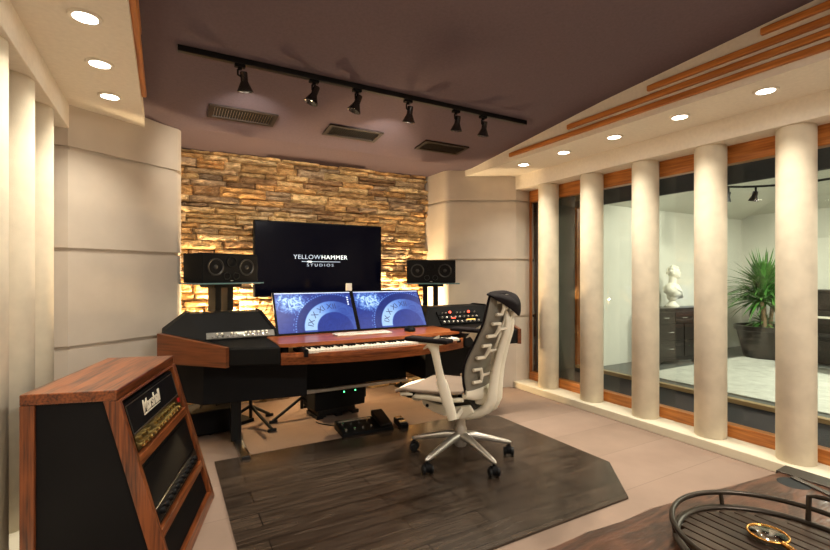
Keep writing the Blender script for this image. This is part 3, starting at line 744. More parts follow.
# ------------------------------------------------------------------ computer monitors
MW, MH = .674, .386
SM = screen_mat(MW-.03, MH-.03)
def monitor(x, label):
    t = thing('computer_monitor', label, 'computer monitor', (x, 3.545, .773), 0, 'computer monitors on the desk', rx=-math.atan(.2/.33))
    MB().box(-MW/2, MW/2, 0, .022, 0, MH, bev=.004).done('housing', M['black'], t)
    sc = bpy.data.objects.new('screen', None)
    s = MB().box(-(MW-.03)/2, (MW-.03)/2, -.0008, .001, -(MH-.03)/2, (MH-.03)/2).done('screen', SM, t)
    s.location = (0, -.0005, MH/2)
    cx, cz = .22*(MW-.03), -.46*(MH-.03)
    ink = M['ink']
    for (body, a) in (('XI', 118), ('X', 140), ('IX', 162), ('XII', 92)):
        r = .32*(MW-.03); an = math.radians(a)
        p = V(cx+r*math.cos(an), -.0022, cz+r*math.sin(an))
        text_mesh('numeral', body, .07, ink, s, Matrix.Translation(p) @ RX @ Matrix.Rotation(an-PI/2, 4, 'Z'), .0003)
    MB().box(-(MW-.03)/2, (MW-.03)/2, -.0022, -.001, (MH-.03)/2-.006, (MH-.03)/2).done('menu_bar', M['menu'], s)
    if x < 1.3:
        for i in range(4): MB().box(.285, .297, -.0022, -.001, .12-i*.022, .132-i*.022).done('icon', M['menu'], s)
    b = MB(); b.box(-.05, .05, .03, .05, .05, .22, bev=.004); b.done('stand', M['black'], t)
    return t
M['ink'] = mat('screen numeral ink', (.01, .015, .08), .4, emit=(.02, .04, .2), es=.6)
M['menu'] = mat('menu bar', (.5, .55, .7), .4, emit=(.6, .75, 1), es=.9)
monitor(1.092, 'computer monitor with a blue clock picture, left of the two on the desk')
monitor(1.770, 'computer monitor with a blue clock picture, right of the two on the desk')
b = MB(); b.box(1.40, 1.45, 3.755, 3.79, 1.10, 1.168, bev=.006)
tag(b.done('small_box', M['soffit']), 'small beige box perched between the tops of the two monitors', 'box')
# computer keyboard and mouse
kb = thing('computer_keyboard', 'slim white computer keyboard lying in front of the monitors', 'keyboard', (1.385, 3.36, .7712), -.03)
MB().box(-.23, .23, -.07, .07, 0, .010, bev=.004).done('case', M['white'], kb)
b = MB()
for r_ in range(5):
    for c_ in range(24): b.box(-.215+c_*.018, -.201+c_*.018, -.046+r_*.019, -.031+r_*.019, .010, .014)
b.done('keys', M['white_key'], kb)
ms = thing('computer_mouse', 'black computer mouse on the desktop right of the white keyboard', 'mouse', (1.80, 3.33, .772), -.2)
MB().sphere((0, 0, .008), .046, (1, 1.35, .75), 20).done('body', M['black'], ms, smooth=True)
b = MB(); b.cyl((-.004, .03, .036), (.004, .03, .036), .007, seg=12).done('wheel', M['metal_black'], ms)
# piano keyboard in the tray
pk = thing('piano_keyboard', 'long piano keyboard with white and black keys set in the desk tray', 'piano keyboard', (1.47, 3.06, .690))
MB().box(-.65, .65, -.02, .26, 0, .022).box(-.65, -.625, -.055, .1, 0, .05).done('case', M['black'], pk)
wk = MB().box(-.0112, .0112, -.075, .075, 0, .020, bev=.0015).done('white_key', M['white_key'], pk)
bk = MB().box(-.0055, .0055, -.045, .048, 0, .012, bev=.002).done('black_key', M['black'], pk)
x0 = -.61
for i in range(52):
    o = wk if i == 0 else wk.copy()
    if i: C.objects.link(o)
    o.location = (x0+i*.0236, .012, .0225)
n = 0
for i in range(51):
    if i % 7 in (0, 2, 3, 5, 6):
        o = bk if n == 0 else bk.copy()
        if n: C.objects.link(o)
        o.location = (x0+(i+.5)*.0236, .042, .0425); n += 1

# ------------------------------------------------------------------ things under the desk
t = thing('power_unit', 'dark equipment box with two green lights under the desk', 'equipment case', (1.33, 3.93, 0), .1)
MB().box(-.24, .24, -.17, .15, .08, .33, bev=.01).done('case', M['black'], t)
MB().box(-.20, .15, -.15, .12, .03, .08, bev=.01).box(.15, .28, -.12, .1, .12, .28, bev=.01).done('lower_case', M['rubber'], t)
for sx in (-.18, .0, .16): MB().box(sx-.03, sx+.03, -.14, .1, 0, .03).done('foot', M['rubber'], t)
for sx in (.03, .14): MB().sphere((sx, -.171, .215), .007, seg=8).done('green_light', M['green_led'], t)
def strut_stand(label, top, feet, ft):
    t = thing('floor_stand', label, 'stand', (top[0], top[1], 0), 0, 'stands under the desk')
    MB().cyl((0, 0, .06), (0, 0, top[2]), .014).done('pole', M['metal_black'], t)
    for (fx, fy) in feet:
        lg = MB().tube([(0, 0, .16), (fx*.5, fy*.5, .09), (fx, fy, .022)], .013, 10).done('leg', M['rubber'], t, smooth=True)
        MB().tube([(fx-.03, fy, .013), (fx+.035, fy, .013)], .013, 10).done('rubber_foot', M['rubber'], lg)
strut_stand('black tripod stand under the left side of the desk', (.62, 3.92, .36), [(.12, -.25), (-.22, .05), (.18, .16)], None)
strut_stand('black tripod stand beside the box with green lights', (1.06, 3.97, .34), [(-.27, -.10), (.1, .2), (.13, -.16)], None)
t = thing('floor_case', 'low black equipment case under the left wing of the desk', 'equipment case', (.30, 3.92, 0), .1)
MB().box(-.22, .22, -.14, .14, .02, .20, bev=.012).done('case', M['black'], t)
for sx in (-.18, .18): MB().box(sx-.02, sx+.02, -.1, .1, 0, .02).done('foot', M['rubber'], t)
MB().tube([(-.06, -.02, .20), (-.06, -.02, .235), (.06, -.02, .235), (.06, -.02, .20)], .007, 8).done('handle', M['rubber'], t)
# pedal board
t = thing('pedal_board', 'black multi effects pedal board with chrome switches on the carpet edge', 'pedal board', (1.395, 3.36, 0), -.06)
MB().prism([(-.21, -.13), (.21, -.13), (.21, .12), (-.21, .12)], 0, [.035, .035, .065, .065], bev=.006).done('case', M['black'], t)
MB().prism([(.10, -.125), (.20, -.125), (.20, .115), (.10, .115)], [.045, .045, .07, .07], [.065, .065, .115, .115], bev=.008).done('treadle', M['rubber'], t)
for i in range(4):
    for (yy, zz) in ((-.08, .041), (.02, .052)):
        sw = MB(); sw.cyl((-.17+.068*i, yy, zz-.005), (-.17+.068*i, yy, zz+.016), .010, .009, 14).done('foot_switch', M['chrome'], t, smooth=True)
MB().box(-.19, .08, .068, .078, .055, .066).done('rail', M['alu'], t)
t = thing('foot_switch_pedal', 'small black double footswitch between the pedal board and the chair', 'pedal', (1.70, 3.30, 0), 1.4)
MB().box(-.10, .10, -.035, .035, 0, .045, bev=.006).done('case', M['black'], t)
for sx in (-.055, .055): MB().box(sx-.028, sx+.028, -.03, .03, .045, .058, bev=.004).done('switch_pad', M['chrome'], t)
b = MB(); pts = [(1.22+.015*math.sin(i*.7)-.012*i, 3.50+.024*i, .006) for i in range(10)]
b.tube(pts, .005, 8); tag(b.done('cable', M['rubber'], smooth=True), 'thin black cable running from the pedal board to under the desk', 'cable')

# ------------------------------------------------------------------ dark wooden floor inset
poly = [(.285, 3.24), (.285, 1.96), (.6, 1.61), (2.25, 1.61), (2.56, 1.97), (2.545, 3.08), (2.36, 3.24)]
b = MB(); b.prism(poly[::-1], 0, .012); o = b.done('floor_mat', M['mat_wood']); tag(o, 'dark plank wood floor mat with cut corners under the office chair', 'floor mat')

# ------------------------------------------------------------------ office chair
ch = thing('office_chair', 'cream and grey office chair with ribbed open back and black headcap', 'office chair', (1.74, 2.50, .012), math.atan2(.884, -.469))
A0 = math.atan2(.884, -.469)
base_ang = [math.radians(a)-A0 for a in (129.4, 197.8, 272.5, 338, 55)]
MB().lathe([(0, .085), (.036, .085), (.042, .10), (.042, .20), (.034, .215), (.030, .30), (0, .30)], seg=28).done('hub', M['alu'], ch, smooth=True)
for a in base_ang:
    c_, s_ = math.cos(a), math.sin(a)
    pts = [(c_*r, s_*r, z) for r, z in ((.02, .155), (.10, .148), (.20, .125), (.30, .100), (.335, .092), (.352, .088))]
    MB().tube(pts, [.030, .026, .021, .017, .014, .006], 14, up=(0, 0, 1), flat=[1.0, 1.05, 1.15, 1.2, 1.2, 1.2]).done('base_leg', M['alu'], ch, smooth=True)
    sw = random.uniform(0, 6)
    cx, cy = c_*.335, s_*.335
    cs_ = MB().cyl((cx, cy, .055), (cx, cy, .088), .009, seg=12).tube([(cx-.018*math.cos(sw), cy-.018*math.sin(sw), .040), (cx+.018*math.cos(sw), cy+.018*math.sin(sw), .040)], .029, 20).done('caster', M['black'], ch, smooth=True)
    for sg in (-1, 1):
        p = V(cx+sg*.026*math.cos(sw), cy+sg*.026*math.sin(sw), .029); d = V(math.cos(sw), math.sin(sw), 0)*sg
        MB().tube([p-d*.007, p+d*.004, p+d*.009], [.029, .029, .023], 20).done('wheel', M['rubber'], cs_, smooth=True)
MB().cyl((0, 0, .30), (0, 0, .42), .019).done('gas_lift', M['black'], ch, smooth=True)
# tilt mechanism
def side_plate(b, pts, s0, s1):   # polygon in (a, z), extruded from y = s0 to s1
    mx = Matrix(((1, 0, 0, 0), (0, 0, 1, 0), (0, 1, 0, 0), (0, 0, 0, 1)))
    return b.prism(pts, s0, s1, mx=mx)
b = MB(); side_plate(b, [(.20, .33), (.215, .36), (.19, .40), (-.08, .42), (-.14, .38), (-.10, .31), (.06, .30)], -.07, .07); b.done('mechanism', M['brown_metal'], ch)
for sg in (-1, 1):
    b = MB(); a, c = (.09, .115) if sg > 0 else (-.115, -.09)
    side_plate(b, [(.215, .335), (.235, .36), (.24, .41), (.215, .41), (.205, .385), (.15, .375), (.02, .365), (-.12, .40), (-.15, .36), (-.08, .305), (.06, .30), (.15, .315)], a, c)
    b.done('side_link', M['cream'], ch, mods=[('BEVEL', dict(width=.006, segments=2))])
    MB().cyl((.19, sg*.118, .352), (.19, sg*.124, .352), .011, seg=14).done('pivot_cap', M['black'], ch)
# seat pan
def seat_fn(zf, w):
    def f(u, v):
        a = -.12 + .50*u; s = (v-.5)*2*w*(1-.10*max(0, u-.75)*4*.5)
        z = zf + .018*math.sin(u*PI)*0 - .03*max(0, (u-.8)/.2)**2 + .014*abs(v-.5)*2*(1-u*.4) + (.03*(1-u)**3)
        return V(a, s, z)
    return f
MB().grid(seat_fn(.463, .245), 16, 16).done('seat_cushion', M['taupe'], ch, smooth=True, mods=[('SOLIDIFY', dict(thickness=.024, offset=0)), ('BEVEL', dict(width=.010, segments=3))])
for sg in (-1, 1):
    MB().tube([(-.12, sg*.20, .455), (.0, sg*.215, .437), (.12, sg*.215, .442), (.22, sg*.205, .430), (.26, sg*.17, .405), (.245, sg*.13, .39)], [.014, .018, .022, .020, .017, .012], 14, up=(0, 0, 1), flat=1.1).done('seat_rail', M['cream'], ch, smooth=True)
MB().tube([(.33, -.20, .425), (.375, -.14, .438), (.39, 0, .440), (.375, .14, .438), (.33, .20, .428), (.24, .235, .446)], [.012, .020, .022, .022, .018, .008], 14, up=(0, 0, 1), flat=1.3).done('front_lip', M['cream'], ch, smooth=True)
MB().box(.20, .33, -.17, .17, .395, .430, bev=.01).done('front_bolster', M['black'], ch)
# arms
for sg in (-1, 1):
    arm = MB().tube([(-.095, sg*.285, .352), (-.065, sg*.29, .44), (-.028, sg*.295, .555), (-.018, sg*.295, .58)], [.032, .037, .037, .034], 16, up=(1, 0, 0), flat=.7).done('arm_sleeve', M['cream'], ch, smooth=True)
    MB().tube([(-.024, sg*.296, .56), (.006, sg*.298, .68), (.022, sg*.30, .755), (.035, sg*.30, .795), (.050, sg*.30, .812)], [.027, .026, .028, .042, .075], 16, up=(1, 0, 0), flat=[.65, .65, .65, .6, .5]).done('arm_post', M['cream'], ch, smooth=True)
    pd = MB().box(-.085, .225, -.047, .047, .812, .840, bev=.012, seg=3, mx=Matrix.Translation((0, sg*.30, 0))).done('arm_pad', M['dark_fabric'], ch, smooth=True)
    MB().box(-.03, .13, -.03, .03, .802, .812, bev=.004, mx=Matrix.Translation((0, sg*.30, 0))).done('arm_plate', M['cream'], ch)
    MB().tube([(-.06, sg*.10, .36), (-.08, sg*.20, .345), (-.09, sg*.27, .37)], .020, 12, flat=.7).done('arm_bracket', M['cream'], ch, smooth=True)
# back: curved shell, darker front cover, open ribs, spine and outer frame
PR = [(.473, -.140), (.55, -.128), (.642, -.129), (.706, -.147), (.822, -.208), (.936, -.261), (1.057, -.278), (1.12, -.292)]
def prof_a(z):
    for (z0, a0), (z1, a1) in zip(PR, PR[1:]):
        if z <= z1: t = max(0, (z-z0)/(z1-z0)); return a0+(a1-a0)*t
    return PR[-1][1]
def sm(z): return (prof_a(z-.03)+2*prof_a(z)+prof_a(z+.03))/4
def back_fn(off, w0, zl=.47, zh=1.11):
    def f(u, v):
        z = zl + (zh-zl)*v; w = w0*(1-.22*max(0, (v-.55)/.45)**1.5)*(1-.12*max(0, (.2-v)/.2))
        s = (u-.5)*2*w
        return V(sm(z) + off - .035*(1-(2*u-1)**2), s, z)
    return f
MB().grid(back_fn(-.004, .205), 14, 28).done('back_shell', M['shell'], ch, smooth=True, mods=[('SOLIDIFY', dict(thickness=.006, offset=0))])
MB().grid(back_fn(.008, .212, .46, 1.12), 14, 28).done('back_cover', M['dark_fabric'], ch, smooth=True, mods=[('SOLIDIFY', dict(thickness=.008, offset=0))])
for z0 in (.99, .855, .715, .56):
    for sg in (-1, 1):
        s0 = sg*(.160 if z0 < .9 else .138); s1 = sg*.100; h = .078
        def bp_(s, z, o=.02): return V(sm(z)-o-.018-.035*(1-(s/.2)**2), s, z)
        b = MB(); b.tube([bp_(s0, z0+h, .010), bp_(s1, z0+h, .022), bp_(s1, z0+h*.5, .03), bp_(s1, z0, .022), bp_(s0, z0, .010)], .0115, 10, flat=1.0)
        b.tube([bp_(s1, z0+h*.5, .03), bp_(sg*.03, z0+h*.5+.01, .055)], .009, 10)
        b.done('back_rib', M['cream'], ch, smooth=True)
sp = [(sm(z)-.06-.035, 0, z) for z in (.50, .60, .70, .80, .90, 1.0, 1.06)]
MB().tube(sp, [.020, .018, .016, .015, .014, .013, .010], 12, up=(0, 1, 0), flat=.7).done('spine', M['cream'], ch, smooth=True)
for sg in (-1, 1):
    MB().tube([(-.225, 0, .66), (-.255, sg*.03, .74), (-.295, sg*.045, .84), (-.33, sg*.04, .95), (-.335, sg*.02, 1.03)], [.012, .013, .013, .012, .010], 12, up=(0, 1, 0), flat=.7).done('upper_strut', M['cream'], ch, smooth=True)
fr = [(.03, .300), (-.08, .312), (-.155, .338), (-.215, .378), (-.245, .44), (-.257, .55), (-.275, .66), (-.307, .78), (-.340, .88), (-.348, .94), (-.335, 1.0)]
for sg in (-1, 1):
    MB().tube([(a, sg*(.055-.03*i/10), z) for i, (a, z) in enumerate(fr)], [.030, .036, .042, .046, .044, .038, .033, .030, .028, .026, .020], 16, up=(0, 1, 0), flat=.7).done('back_frame', M['cream'], ch, smooth=True)
b = MB(); b.tube([(-.125, -.19, .49), (-.15, -.10, .475), (-.17, 0, .465), (-.15, .10, .475), (-.125, .19, .49)], [.03, .042, .046, .042, .03], 14, up=(0, 0, 1), flat=.7); b.done('lower_yoke', M['cream'], ch, smooth=True)
MB().box(-.245, -.12, -.045, .045, .39, .48, bev=.015).done('yoke_link', M['cream'], ch)
def cap_fn(u, v):
    k_ = abs(2*u-1); s = (u-.5)*2*.19; lowz = 1.095 - .125*(1-k_); top = 1.130 - .018*k_**3
    z = top + (lowz-top)*v
    a = -.262 - .008*k_ - .145*math.sin(min(1, v*1.3)*PI/2)*(1-.72*k_**1.6)
    return V(a, s, z + .012*math.sin(v*PI)*(1-k_))
MB().grid(cap_fn, 18, 12).done('head_cap', M['dark_fabric'], ch, smooth=True, mods=[('SOLIDIFY', dict(thickness=.012, offset=0)), ('SUBSURF', dict(levels=1, render_levels=1))])

# ------------------------------------------------------------------ amp rack, front left
ang = math.atan2(.268, .963)   # length axis clockwise from +Y
rk = thing('amplifier_rack', 'sloping oak framed amplifier rack with black side, front left', 'equipment rack', (-.474, 2.174, 0), -ang)
# local: x across (depth), y along length; top 0..0.318 wide, bottom 0..0.568
Lh, H, TW, BW, T = .765, .80, .318, .535, .050
def fx(z): return BW + (TW-BW)*z/H
MB().prism([(0, 0), (TW+.004, 0), (TW+.004, Lh), (0, Lh)], H-.042, H, bev=.004).done('top_board', M['rack_wood'], rk)
mxs = Matrix(((1, 0, 0, 0), (0, 0, 1, 0), (0, 1, 0, 0), (0, 0, 0, 1)))
for (y0, y1) in ((.012, .028), (Lh-.028, Lh-.012)):
    MB().prism([(.02, .02), (fx(.02)-.03, .02), (fx(H-.02)-.03, H-.04), (.02, H-.04)], y0, y1, mx=mxs).done('side_panel', M['black_side'], rk)
for (y0, y1) in ((0, .028), (Lh-.045, Lh)):
    MB().prism([(fx(0)-.062, 0), (fx(0), 0), (fx(H-.042), H-.042), (fx(H-.042)-.055, H-.042)], y0, y1, mx=mxs, bev=.003).done('front_stile', M['rack_woodz'], rk)
    MB().prism([(0, 0), (.048, 0), (.048, H-.042), (0, H-.042)], y0, y1, mx=mxs, bev=.003).done('back_post', M['rack_woodz'], rk)
for (y0, y1) in ((0, .03), (Lh-.03, Lh)): MB().box(.048, fx(.0)-.062, y0, y1, 0, .05, bev=.002).done('bottom_rail', M['rack_wood'], rk)
for (z0, z1) in ((0, .045), (.190, .222), (.488, .522), (H-.052, H-.042)):
    MB().prism([(fx(z0)-.05, z0), (fx(z0)-.001, z0), (fx(z1)-.001, z1), (fx(z1)-.05, z1)], .028, Lh-.045, mx=mxs, bev=.002).done('cross_rail', M['rack_wood'], rk)
for z in (.030, .206, .505): MB().box(.03, fx(z)-.055, .03, Lh-.03, z-.009, z+.009).done('shelf', M['black'], rk)
MB().box(.015, .025, .03, Lh-.03, .05, H-.05).done('back_panel', M['black'], rk)
MB().prism([(fx(.046)-.03, .046), (fx(.046)-.022, .046), (fx(.188)-.022, .188), (fx(.188)-.03, .188)], .03, Lh-.047, mx=mxs).done('drawer_front', M['black'], rk)
# slope frame matrix: x along length (from camera end away), y up the slope, z outward
def slope_mx(z):
    up = V(TW-BW, 0, H).normalized(); xx = V(0, 1, 0); nn = xx.cross(up)
    if nn.x < 0: nn = -nn
    o = V(fx(z), .03, z)
    m = Matrix(((xx.x, up.x, nn.x, o.x), (xx.y, up.y, nn.y, o.y), (xx.z, up.z, nn.z, o.z), (0, 0, 0, 1)))
    return world_mat(rk) @ m
WL = Lh-.077
def amp(label, z, h):
    t = thing('guitar_amplifier', label, 'amplifier', (0, 0, 0)); mx = slope_mx(z)
    t.location, q_, _ = mx.decompose(); t.rotation_euler = q_.to_euler()
    MB().box(.006, WL-.006, .004, h, -.17, -.014, bev=.006).done('cabinet', M['leather'], t)
    return t
a1 = amp('black guitar amplifier head with gold control panel in the top bay of the oak rack', .526, .215)
MB().box(.03, WL-.03, .082, .200, -.014, -.010, bev=.003).done('grille', M['black'], a1)
b = MB(); pts = [(.03, .082, -.009), (WL-.03, .082, -.009), (WL-.03, .200, -.009), (.03, .200, -.009)]
b.tube(pts, .0022, 6, closed=True); b.done('piping', M['brown_metal'], a1)
MB().box(.03, WL-.03, .012, .076, -.014, -.010).done('control_panel', M['gold_panel'], a1)
for i in range(12): MB().lathe([(.0105, -.010), (.0105, .004), (.008, .007), (0, .007)], (.07+.048*i, .026, 0), 14).done('knob', M['gold_knob'], a1, smooth=True)
for i in list(range(3))+list(range(4, 11)): MB().lathe([(.0085, -.010), (.0085, .003), (0, .004)], (.07+.048*i, .056, 0), 12).done('knob', M['gold_knob'], a1, smooth=True)
MB().box(WL-.06, WL-.04, .045, .065, -.010, -.002).done('power_switch', M['red_led2'] if 'red_led2' in M else M['red_sw'] if 'red_sw' in M else mat('red switch', (.4, .01, .01), .4), a1)
text_mesh('logo', 'Marshall', .074, M['logo'], a1, Matrix.Translation((.285, .150, -.006)), .0012, shear=.35, offset=.0012, spacing=.92)
MB().prism([(.175, .118), (.385, .118), (.385, .121), (.175, .124)], -.008, -.004).done('logo_stroke', M['logo'], a1)
a2 = amp('black guitar amplifier head with dark knobs in the middle bay of the oak rack', .226, .262)
MB().box(.02, WL-.02, .085, .25, -.014, -.010, bev=.003).done('grille', M['black'], a2)
MB().box(.02, WL-.02, .018, .078, -.016, -.008, bev=.003).done('control_panel', M['metal_black'], a2)
for i in range(11): MB().lathe([(.013, -.010), (.013, .006), (.010, .010), (0, .010)], (.06+.054*i, .047, 0), 16).done('knob', M['black'], a2, smooth=True)
for i in range(10): MB().lathe([(.004, -.010), (.004, .004), (0, .005)], (.087+.054*i, .062, 0), 8).done('screw', M['chrome'], a2)

# ------------------------------------------------------------------ coffee table, bottom right
ct = thing('coffee_table', 'dark rustic slab coffee table in the bottom right corner', 'coffee table', (1.45, .45, 0))
edge = [(2.21, .875), (2.05, .885), (1.86, .905), (1.75, .93), (1.6, .935), (1.45, .955), (1.30, .94), (1.15, .965), (1.0, .955), (.85, .965), (.62, .95), (.55, .80), (.57, .5), (.54, .2), (.60, -.02), (1.0, -.04), (1.5, -.02), (2.0, -.05), (2.22, -.02)]
MB().prism(edge[::-1], .385, .450, bev=.006).done('slab_top', M['slab'], ct, world=True, smooth=True)
MB().prism([(2.175, -.03), (2.27, -.03), (2.26, .89), (2.165, .885)], .383, .455, bev=.003).done('end_strap', M['iron'], ct, world=True)
for (x, y) in ((.72, .10), (.72, .80), (2.06, .10), (2.06, .74)): MB().box(x-.04, x+.04, y-.04, y+.04, 0, .385, bev=.005).done('leg', M['slab'], ct, world=True)
b = MB(); b.box(-.09, .09, -.012, .012, 0, .006, bev=.002, mx=Matrix.Translation((2.12, .74, .450)) @ Matrix.Rotation(1.2, 4, 'Z')); b.done('hinge_strap', M['brown_metal'], ct, world=True)
b = MB(); b.lathe([(0, .0004), (.05, .0004), (.052, 0)], (2.10, .80, .4505), 24); b.done('knot', M['black_side'], ct, world=True)
# tray
TX, TYc, TR = 1.505, .59, .264
tr = thing('serving_tray', 'round slatted wooden tray with dark iron rails on the coffee table', 'tray', (TX, TYc, .450))
def circ(r, z, n=64): return [(r*math.cos(2*PI*i/n), r*math.sin(2*PI*i/n), z) for i in range(n)]
MB().tube(circ(TR, .018), .009, 10, closed=True, flat=1.3).done('lower_ring', M['iron'], tr, smooth=True)
MB().tube(circ(TR+.012, .062), .008, 10, closed=True).done('upper_ring', M['iron'], tr, smooth=True)
for i in range(13):
    x = -TR+.03+i*.0385; w = .0165
    hh = math.sqrt(max(.0001, (TR-.006)**2-(abs(x)+w)**2))
    MB().box(x-w, x+w, -hh, hh, .004, .016, bev=.002).done('slat', M['tray_wood'], tr)
for a in (60, 128, 165, 205, 250, 310):
    an = math.radians(a); p = V(math.cos(an), math.sin(an), 0)
    MB().tube([p*(TR)+V(0, 0, .005), p*(TR+.012)+V(0, 0, .064)], .0065, 10).done('post', M['iron'], tr)
for a in (-14,):
    pts = [(TR*math.cos(math.radians(a-24)), TR*math.sin(math.radians(a-24)), .005)]
    for j in range(13):
        tt = j/12; an = math.radians(a-24+48*tt); rr_ = TR+.014; pts.append((rr_*math.cos(an), rr_*math.sin(an), .108-.01*(abs(tt-.5)*2)**4))
    pts.append((TR*math.cos(math.radians(a+24)), TR*math.sin(math.radians(a+24)), .005))
    MB().tube(pts, .0075, 10, up=None).done('handle', M['iron'], tr, smooth=True)
# magnifying glass
mg = thing('magnifying_glass', 'brass rimmed magnifying glass lying on the slatted tray', 'magnifying glass', (1.562, .658, .467), 0)
MB().tube(circ(.050, .014), .0036, 10, closed=True).done('rim', M['gold'], mg, smooth=True)
MB().lathe([(0, .021), (.025, .019), (.048, .014), (.025, .009), (0, .007)], seg=36).done('lens', M['lens'], mg, smooth=True)
hd = V(-.42, -.9, 0).normalized()
MB().tube([hd*.050+V(0, 0, .014), hd*.085+V(0, 0, .014)], .0075, 12).done('collar', M['gold'], mg, smooth=True)
MB().tube([hd*.083+V(0, 0, .014), hd*.10+V(0, 0, .013), hd*.15+V(0, 0, .012), hd*.19+V(0, 0, .012), hd*.197+V(0, 0, .012)], [.007, .010, .011, .009, .004], 14).done('handle', M['amber'], mg, smooth=True)

# ------------------------------------------------------------------ live room contents
o = MB().box(5.15, 7.60, .9, 3.53, -.002, .014, bev=.004).done('area_rug', M['live_rug']); tag(o, 'pale grey rug on the floor of the room beyond the glass', 'rug')
dr = thing('dresser', 'black dresser with silver handles under the white bust', 'dresser', (6.34, 3.68, 0), -.21)
DW, DH, DD = 1.0, .78, .28
MB().box(-DW/2, DW/2, 0, DD, .08, DH-.03, bev=.003).done('body', M['espresso'], dr)
MB().box(-DW/2-.02, DW/2+.02, -.02, DD+.01, DH-.03, DH, bev=.006).done('top', M['espresso'], dr)
MB().prism([(-DW/2, .08), (-DW/2, 0), (-DW/2+.08, 0), (-DW/2+.13, .05), (DW/2-.13, .05), (DW/2-.08, 0), (DW/2, 0), (DW/2, .08)], -.005, .02, mx=mxs).box(-DW/2, -DW/2+.04, .02, DD, 0, .08).box(DW/2-.04, DW/2, .02, DD, 0, .08).done('plinth', M['espresso'], dr)
def drawer(x0, x1, z0, z1):
    d = MB().box(x0+.008, x1-.008, -.014, .0, z0+.008, z1-.008, bev=.004).done('drawer', M['espresso'], dr)
    xm = (x0+x1)/2
    MB().tube([(xm-.04, -.014, (z0+z1)/2), (xm-.036, -.032, (z0+z1)/2), (xm+.036, -.032, (z0+z1)/2), (xm+.04, -.014, (z0+z1)/2)], .006, 8).done('handle', M['chrome'], d)
for i in range(3): drawer(-.48+.32*i, -.16+.32*i, .56, .73)
for i in range(2):
    drawer(-.48+.48*i, .48*i, .33, .56); drawer(-.48+.48*i, .48*i, .10, .33)
# bust
bu = thing('bust_sculpture', 'white classical bust with curly hair standing on the black dresser', 'sculpture', (6.34, 3.84, .78), .38)
bu.scale = (1.08, 1.08, 1.06)
b = MB()
b.sphere((0, 0, .235), .12, (1.5, .85, .75), 24).sphere((0, -.02, .20), .10, (1.25, .95, .8), 24).sphere((-.12, 0, .24), .07, (1, .9, .9)).sphere((.12, 0, .24), .07, (1, .9, .9)).sphere((0, 0, .14), .075, (1.1, .9, .9))
b.cyl((0, 0, .28), (.01, -.01, .40), .052, .046, 20)
b.sphere((.015, -.02, .455), .068, (.92, 1.08, 1.2), 24).sphere((.018, -.055, .415), .040, (.9, 1, .9)).sphere((.018, -.088, .452), .013, (.8, 1.2, 1.6), 12).sphere((.018, -.078, .41), .012, (1.6, .8, .6), 10).sphere((.018, -.078, .395), .016, (1, .9, .8), 10)
b.box(-.022, .058, -.086, -.06, .475, .484)
rr_ = random.Random(2)
for i in range(70):
    th = rr_.uniform(0, 2*PI); ph = rr_.uniform(.0, 1.75); d = V(math.cos(th)*math.sin(ph), math.sin(th)*math.sin(ph), math.cos(ph))
    if d.y < -.45 and d.z < .62: continue
    b.sphere(V(.015, -.012, .468)+V(d.x*.066, d.y*.074, d.z*.078), rr_.uniform(.015, .022), (1, 1, 1), 8)
for i in range(7): b.tube([(-.15+.02*i, -.05, .27-.01*i), (-.05+.02*i, -.115, .215-.012*i), (.06+.012*i, -.10, .20-.012*i), (.15, -.04, .23-.02*i)], .012, 8)
b.lathe([(0, .08), (.03, .085), (.045, .12), (.05, .16), (0, .17)], seg=20)
b.done('figure', M['bust'], bu, smooth=True, mods=[('REMESH', dict(mode='VOXEL', voxel_size=.006)), ('SMOOTH', dict(factor=.5, iterations=2))])
MB().lathe([(0, 0), (.085, 0), (.085, .022), (.066, .03), (.055, .05), (.04, .066), (.036, .085), (0, .09)], seg=28).done('socle', M['bust'], bu, smooth=True)
# plant
pl = thing('potted_plant', 'tall spiky green plant in a dark pot beyond the glass', 'plant', (7.80, 3.33, 0.014))
MB().lathe([(0, 0), (.24, 0), (.26, .02), (.345, .40), (.375, .405), (.38, .47), (.355, .475), (.345, .42), (0, .42)], seg=40).done('pot', M['espresso'], pl, smooth=True)
MB().lathe([(0, .445), (.2, .44), (.345, .425)], seg=30).done('soil', M['soil'], pl, smooth=True)
rr_ = random.Random(11)
def leaves(b, c, n, L, droop, zmin):
    for i in range(n):
        az = rr_.uniform(0, 2*PI); el = rr_.uniform(zmin, 1.45); l = L*rr_.uniform(.7, 1.1); w = .017*rr_.uniform(.8, 1.3)
        d = V(math.cos(az)*math.cos(el), math.sin(az)*math.cos(el), math.sin(el))
        e_ = Vector(c)+d*l
        if abs(e_.x) > .64 or not -.38 < e_.y < .70: continue
        sd = V(-math.sin(az), math.cos(az), 0)
        pr = []
        for j in range(6):
            t_ = j/5; p = Vector(c) + d*l*t_ - V(0, 0, droop*l*t_*t_*math.cos(el)); ww = w*(math.sin(PI*min(1, .15+t_*.85)))+.001
            pr.append((b.bm.verts.new(p-sd*ww), b.bm.verts.new(p-V(0, 0, ww*.35)), b.bm.verts.new(p+sd*ww)))
        for a_, c_ in zip(pr, pr[1:]):
            b.bm.faces.new((a_[0], a_[1], c_[1], c_[0])); b.bm.faces.new((a_[1], a_[2], c_[2], c_[1]))
tips = [((-.02, 0, 1.02), 190, .62, .3, -.15), ((.16, -.05, .88), 120, .54, .4, -.2), ((-.18, -.03, .84), 120, .54, .45, -.25), ((0, .02, .50), 60, .30, .6, -.2)]
b = MB()
for c_, n_, L_, dp, zm in tips: leaves(b, c_, n_, L_, dp, zm)
b.done('foliage', M['leaf'], pl, smooth=False)
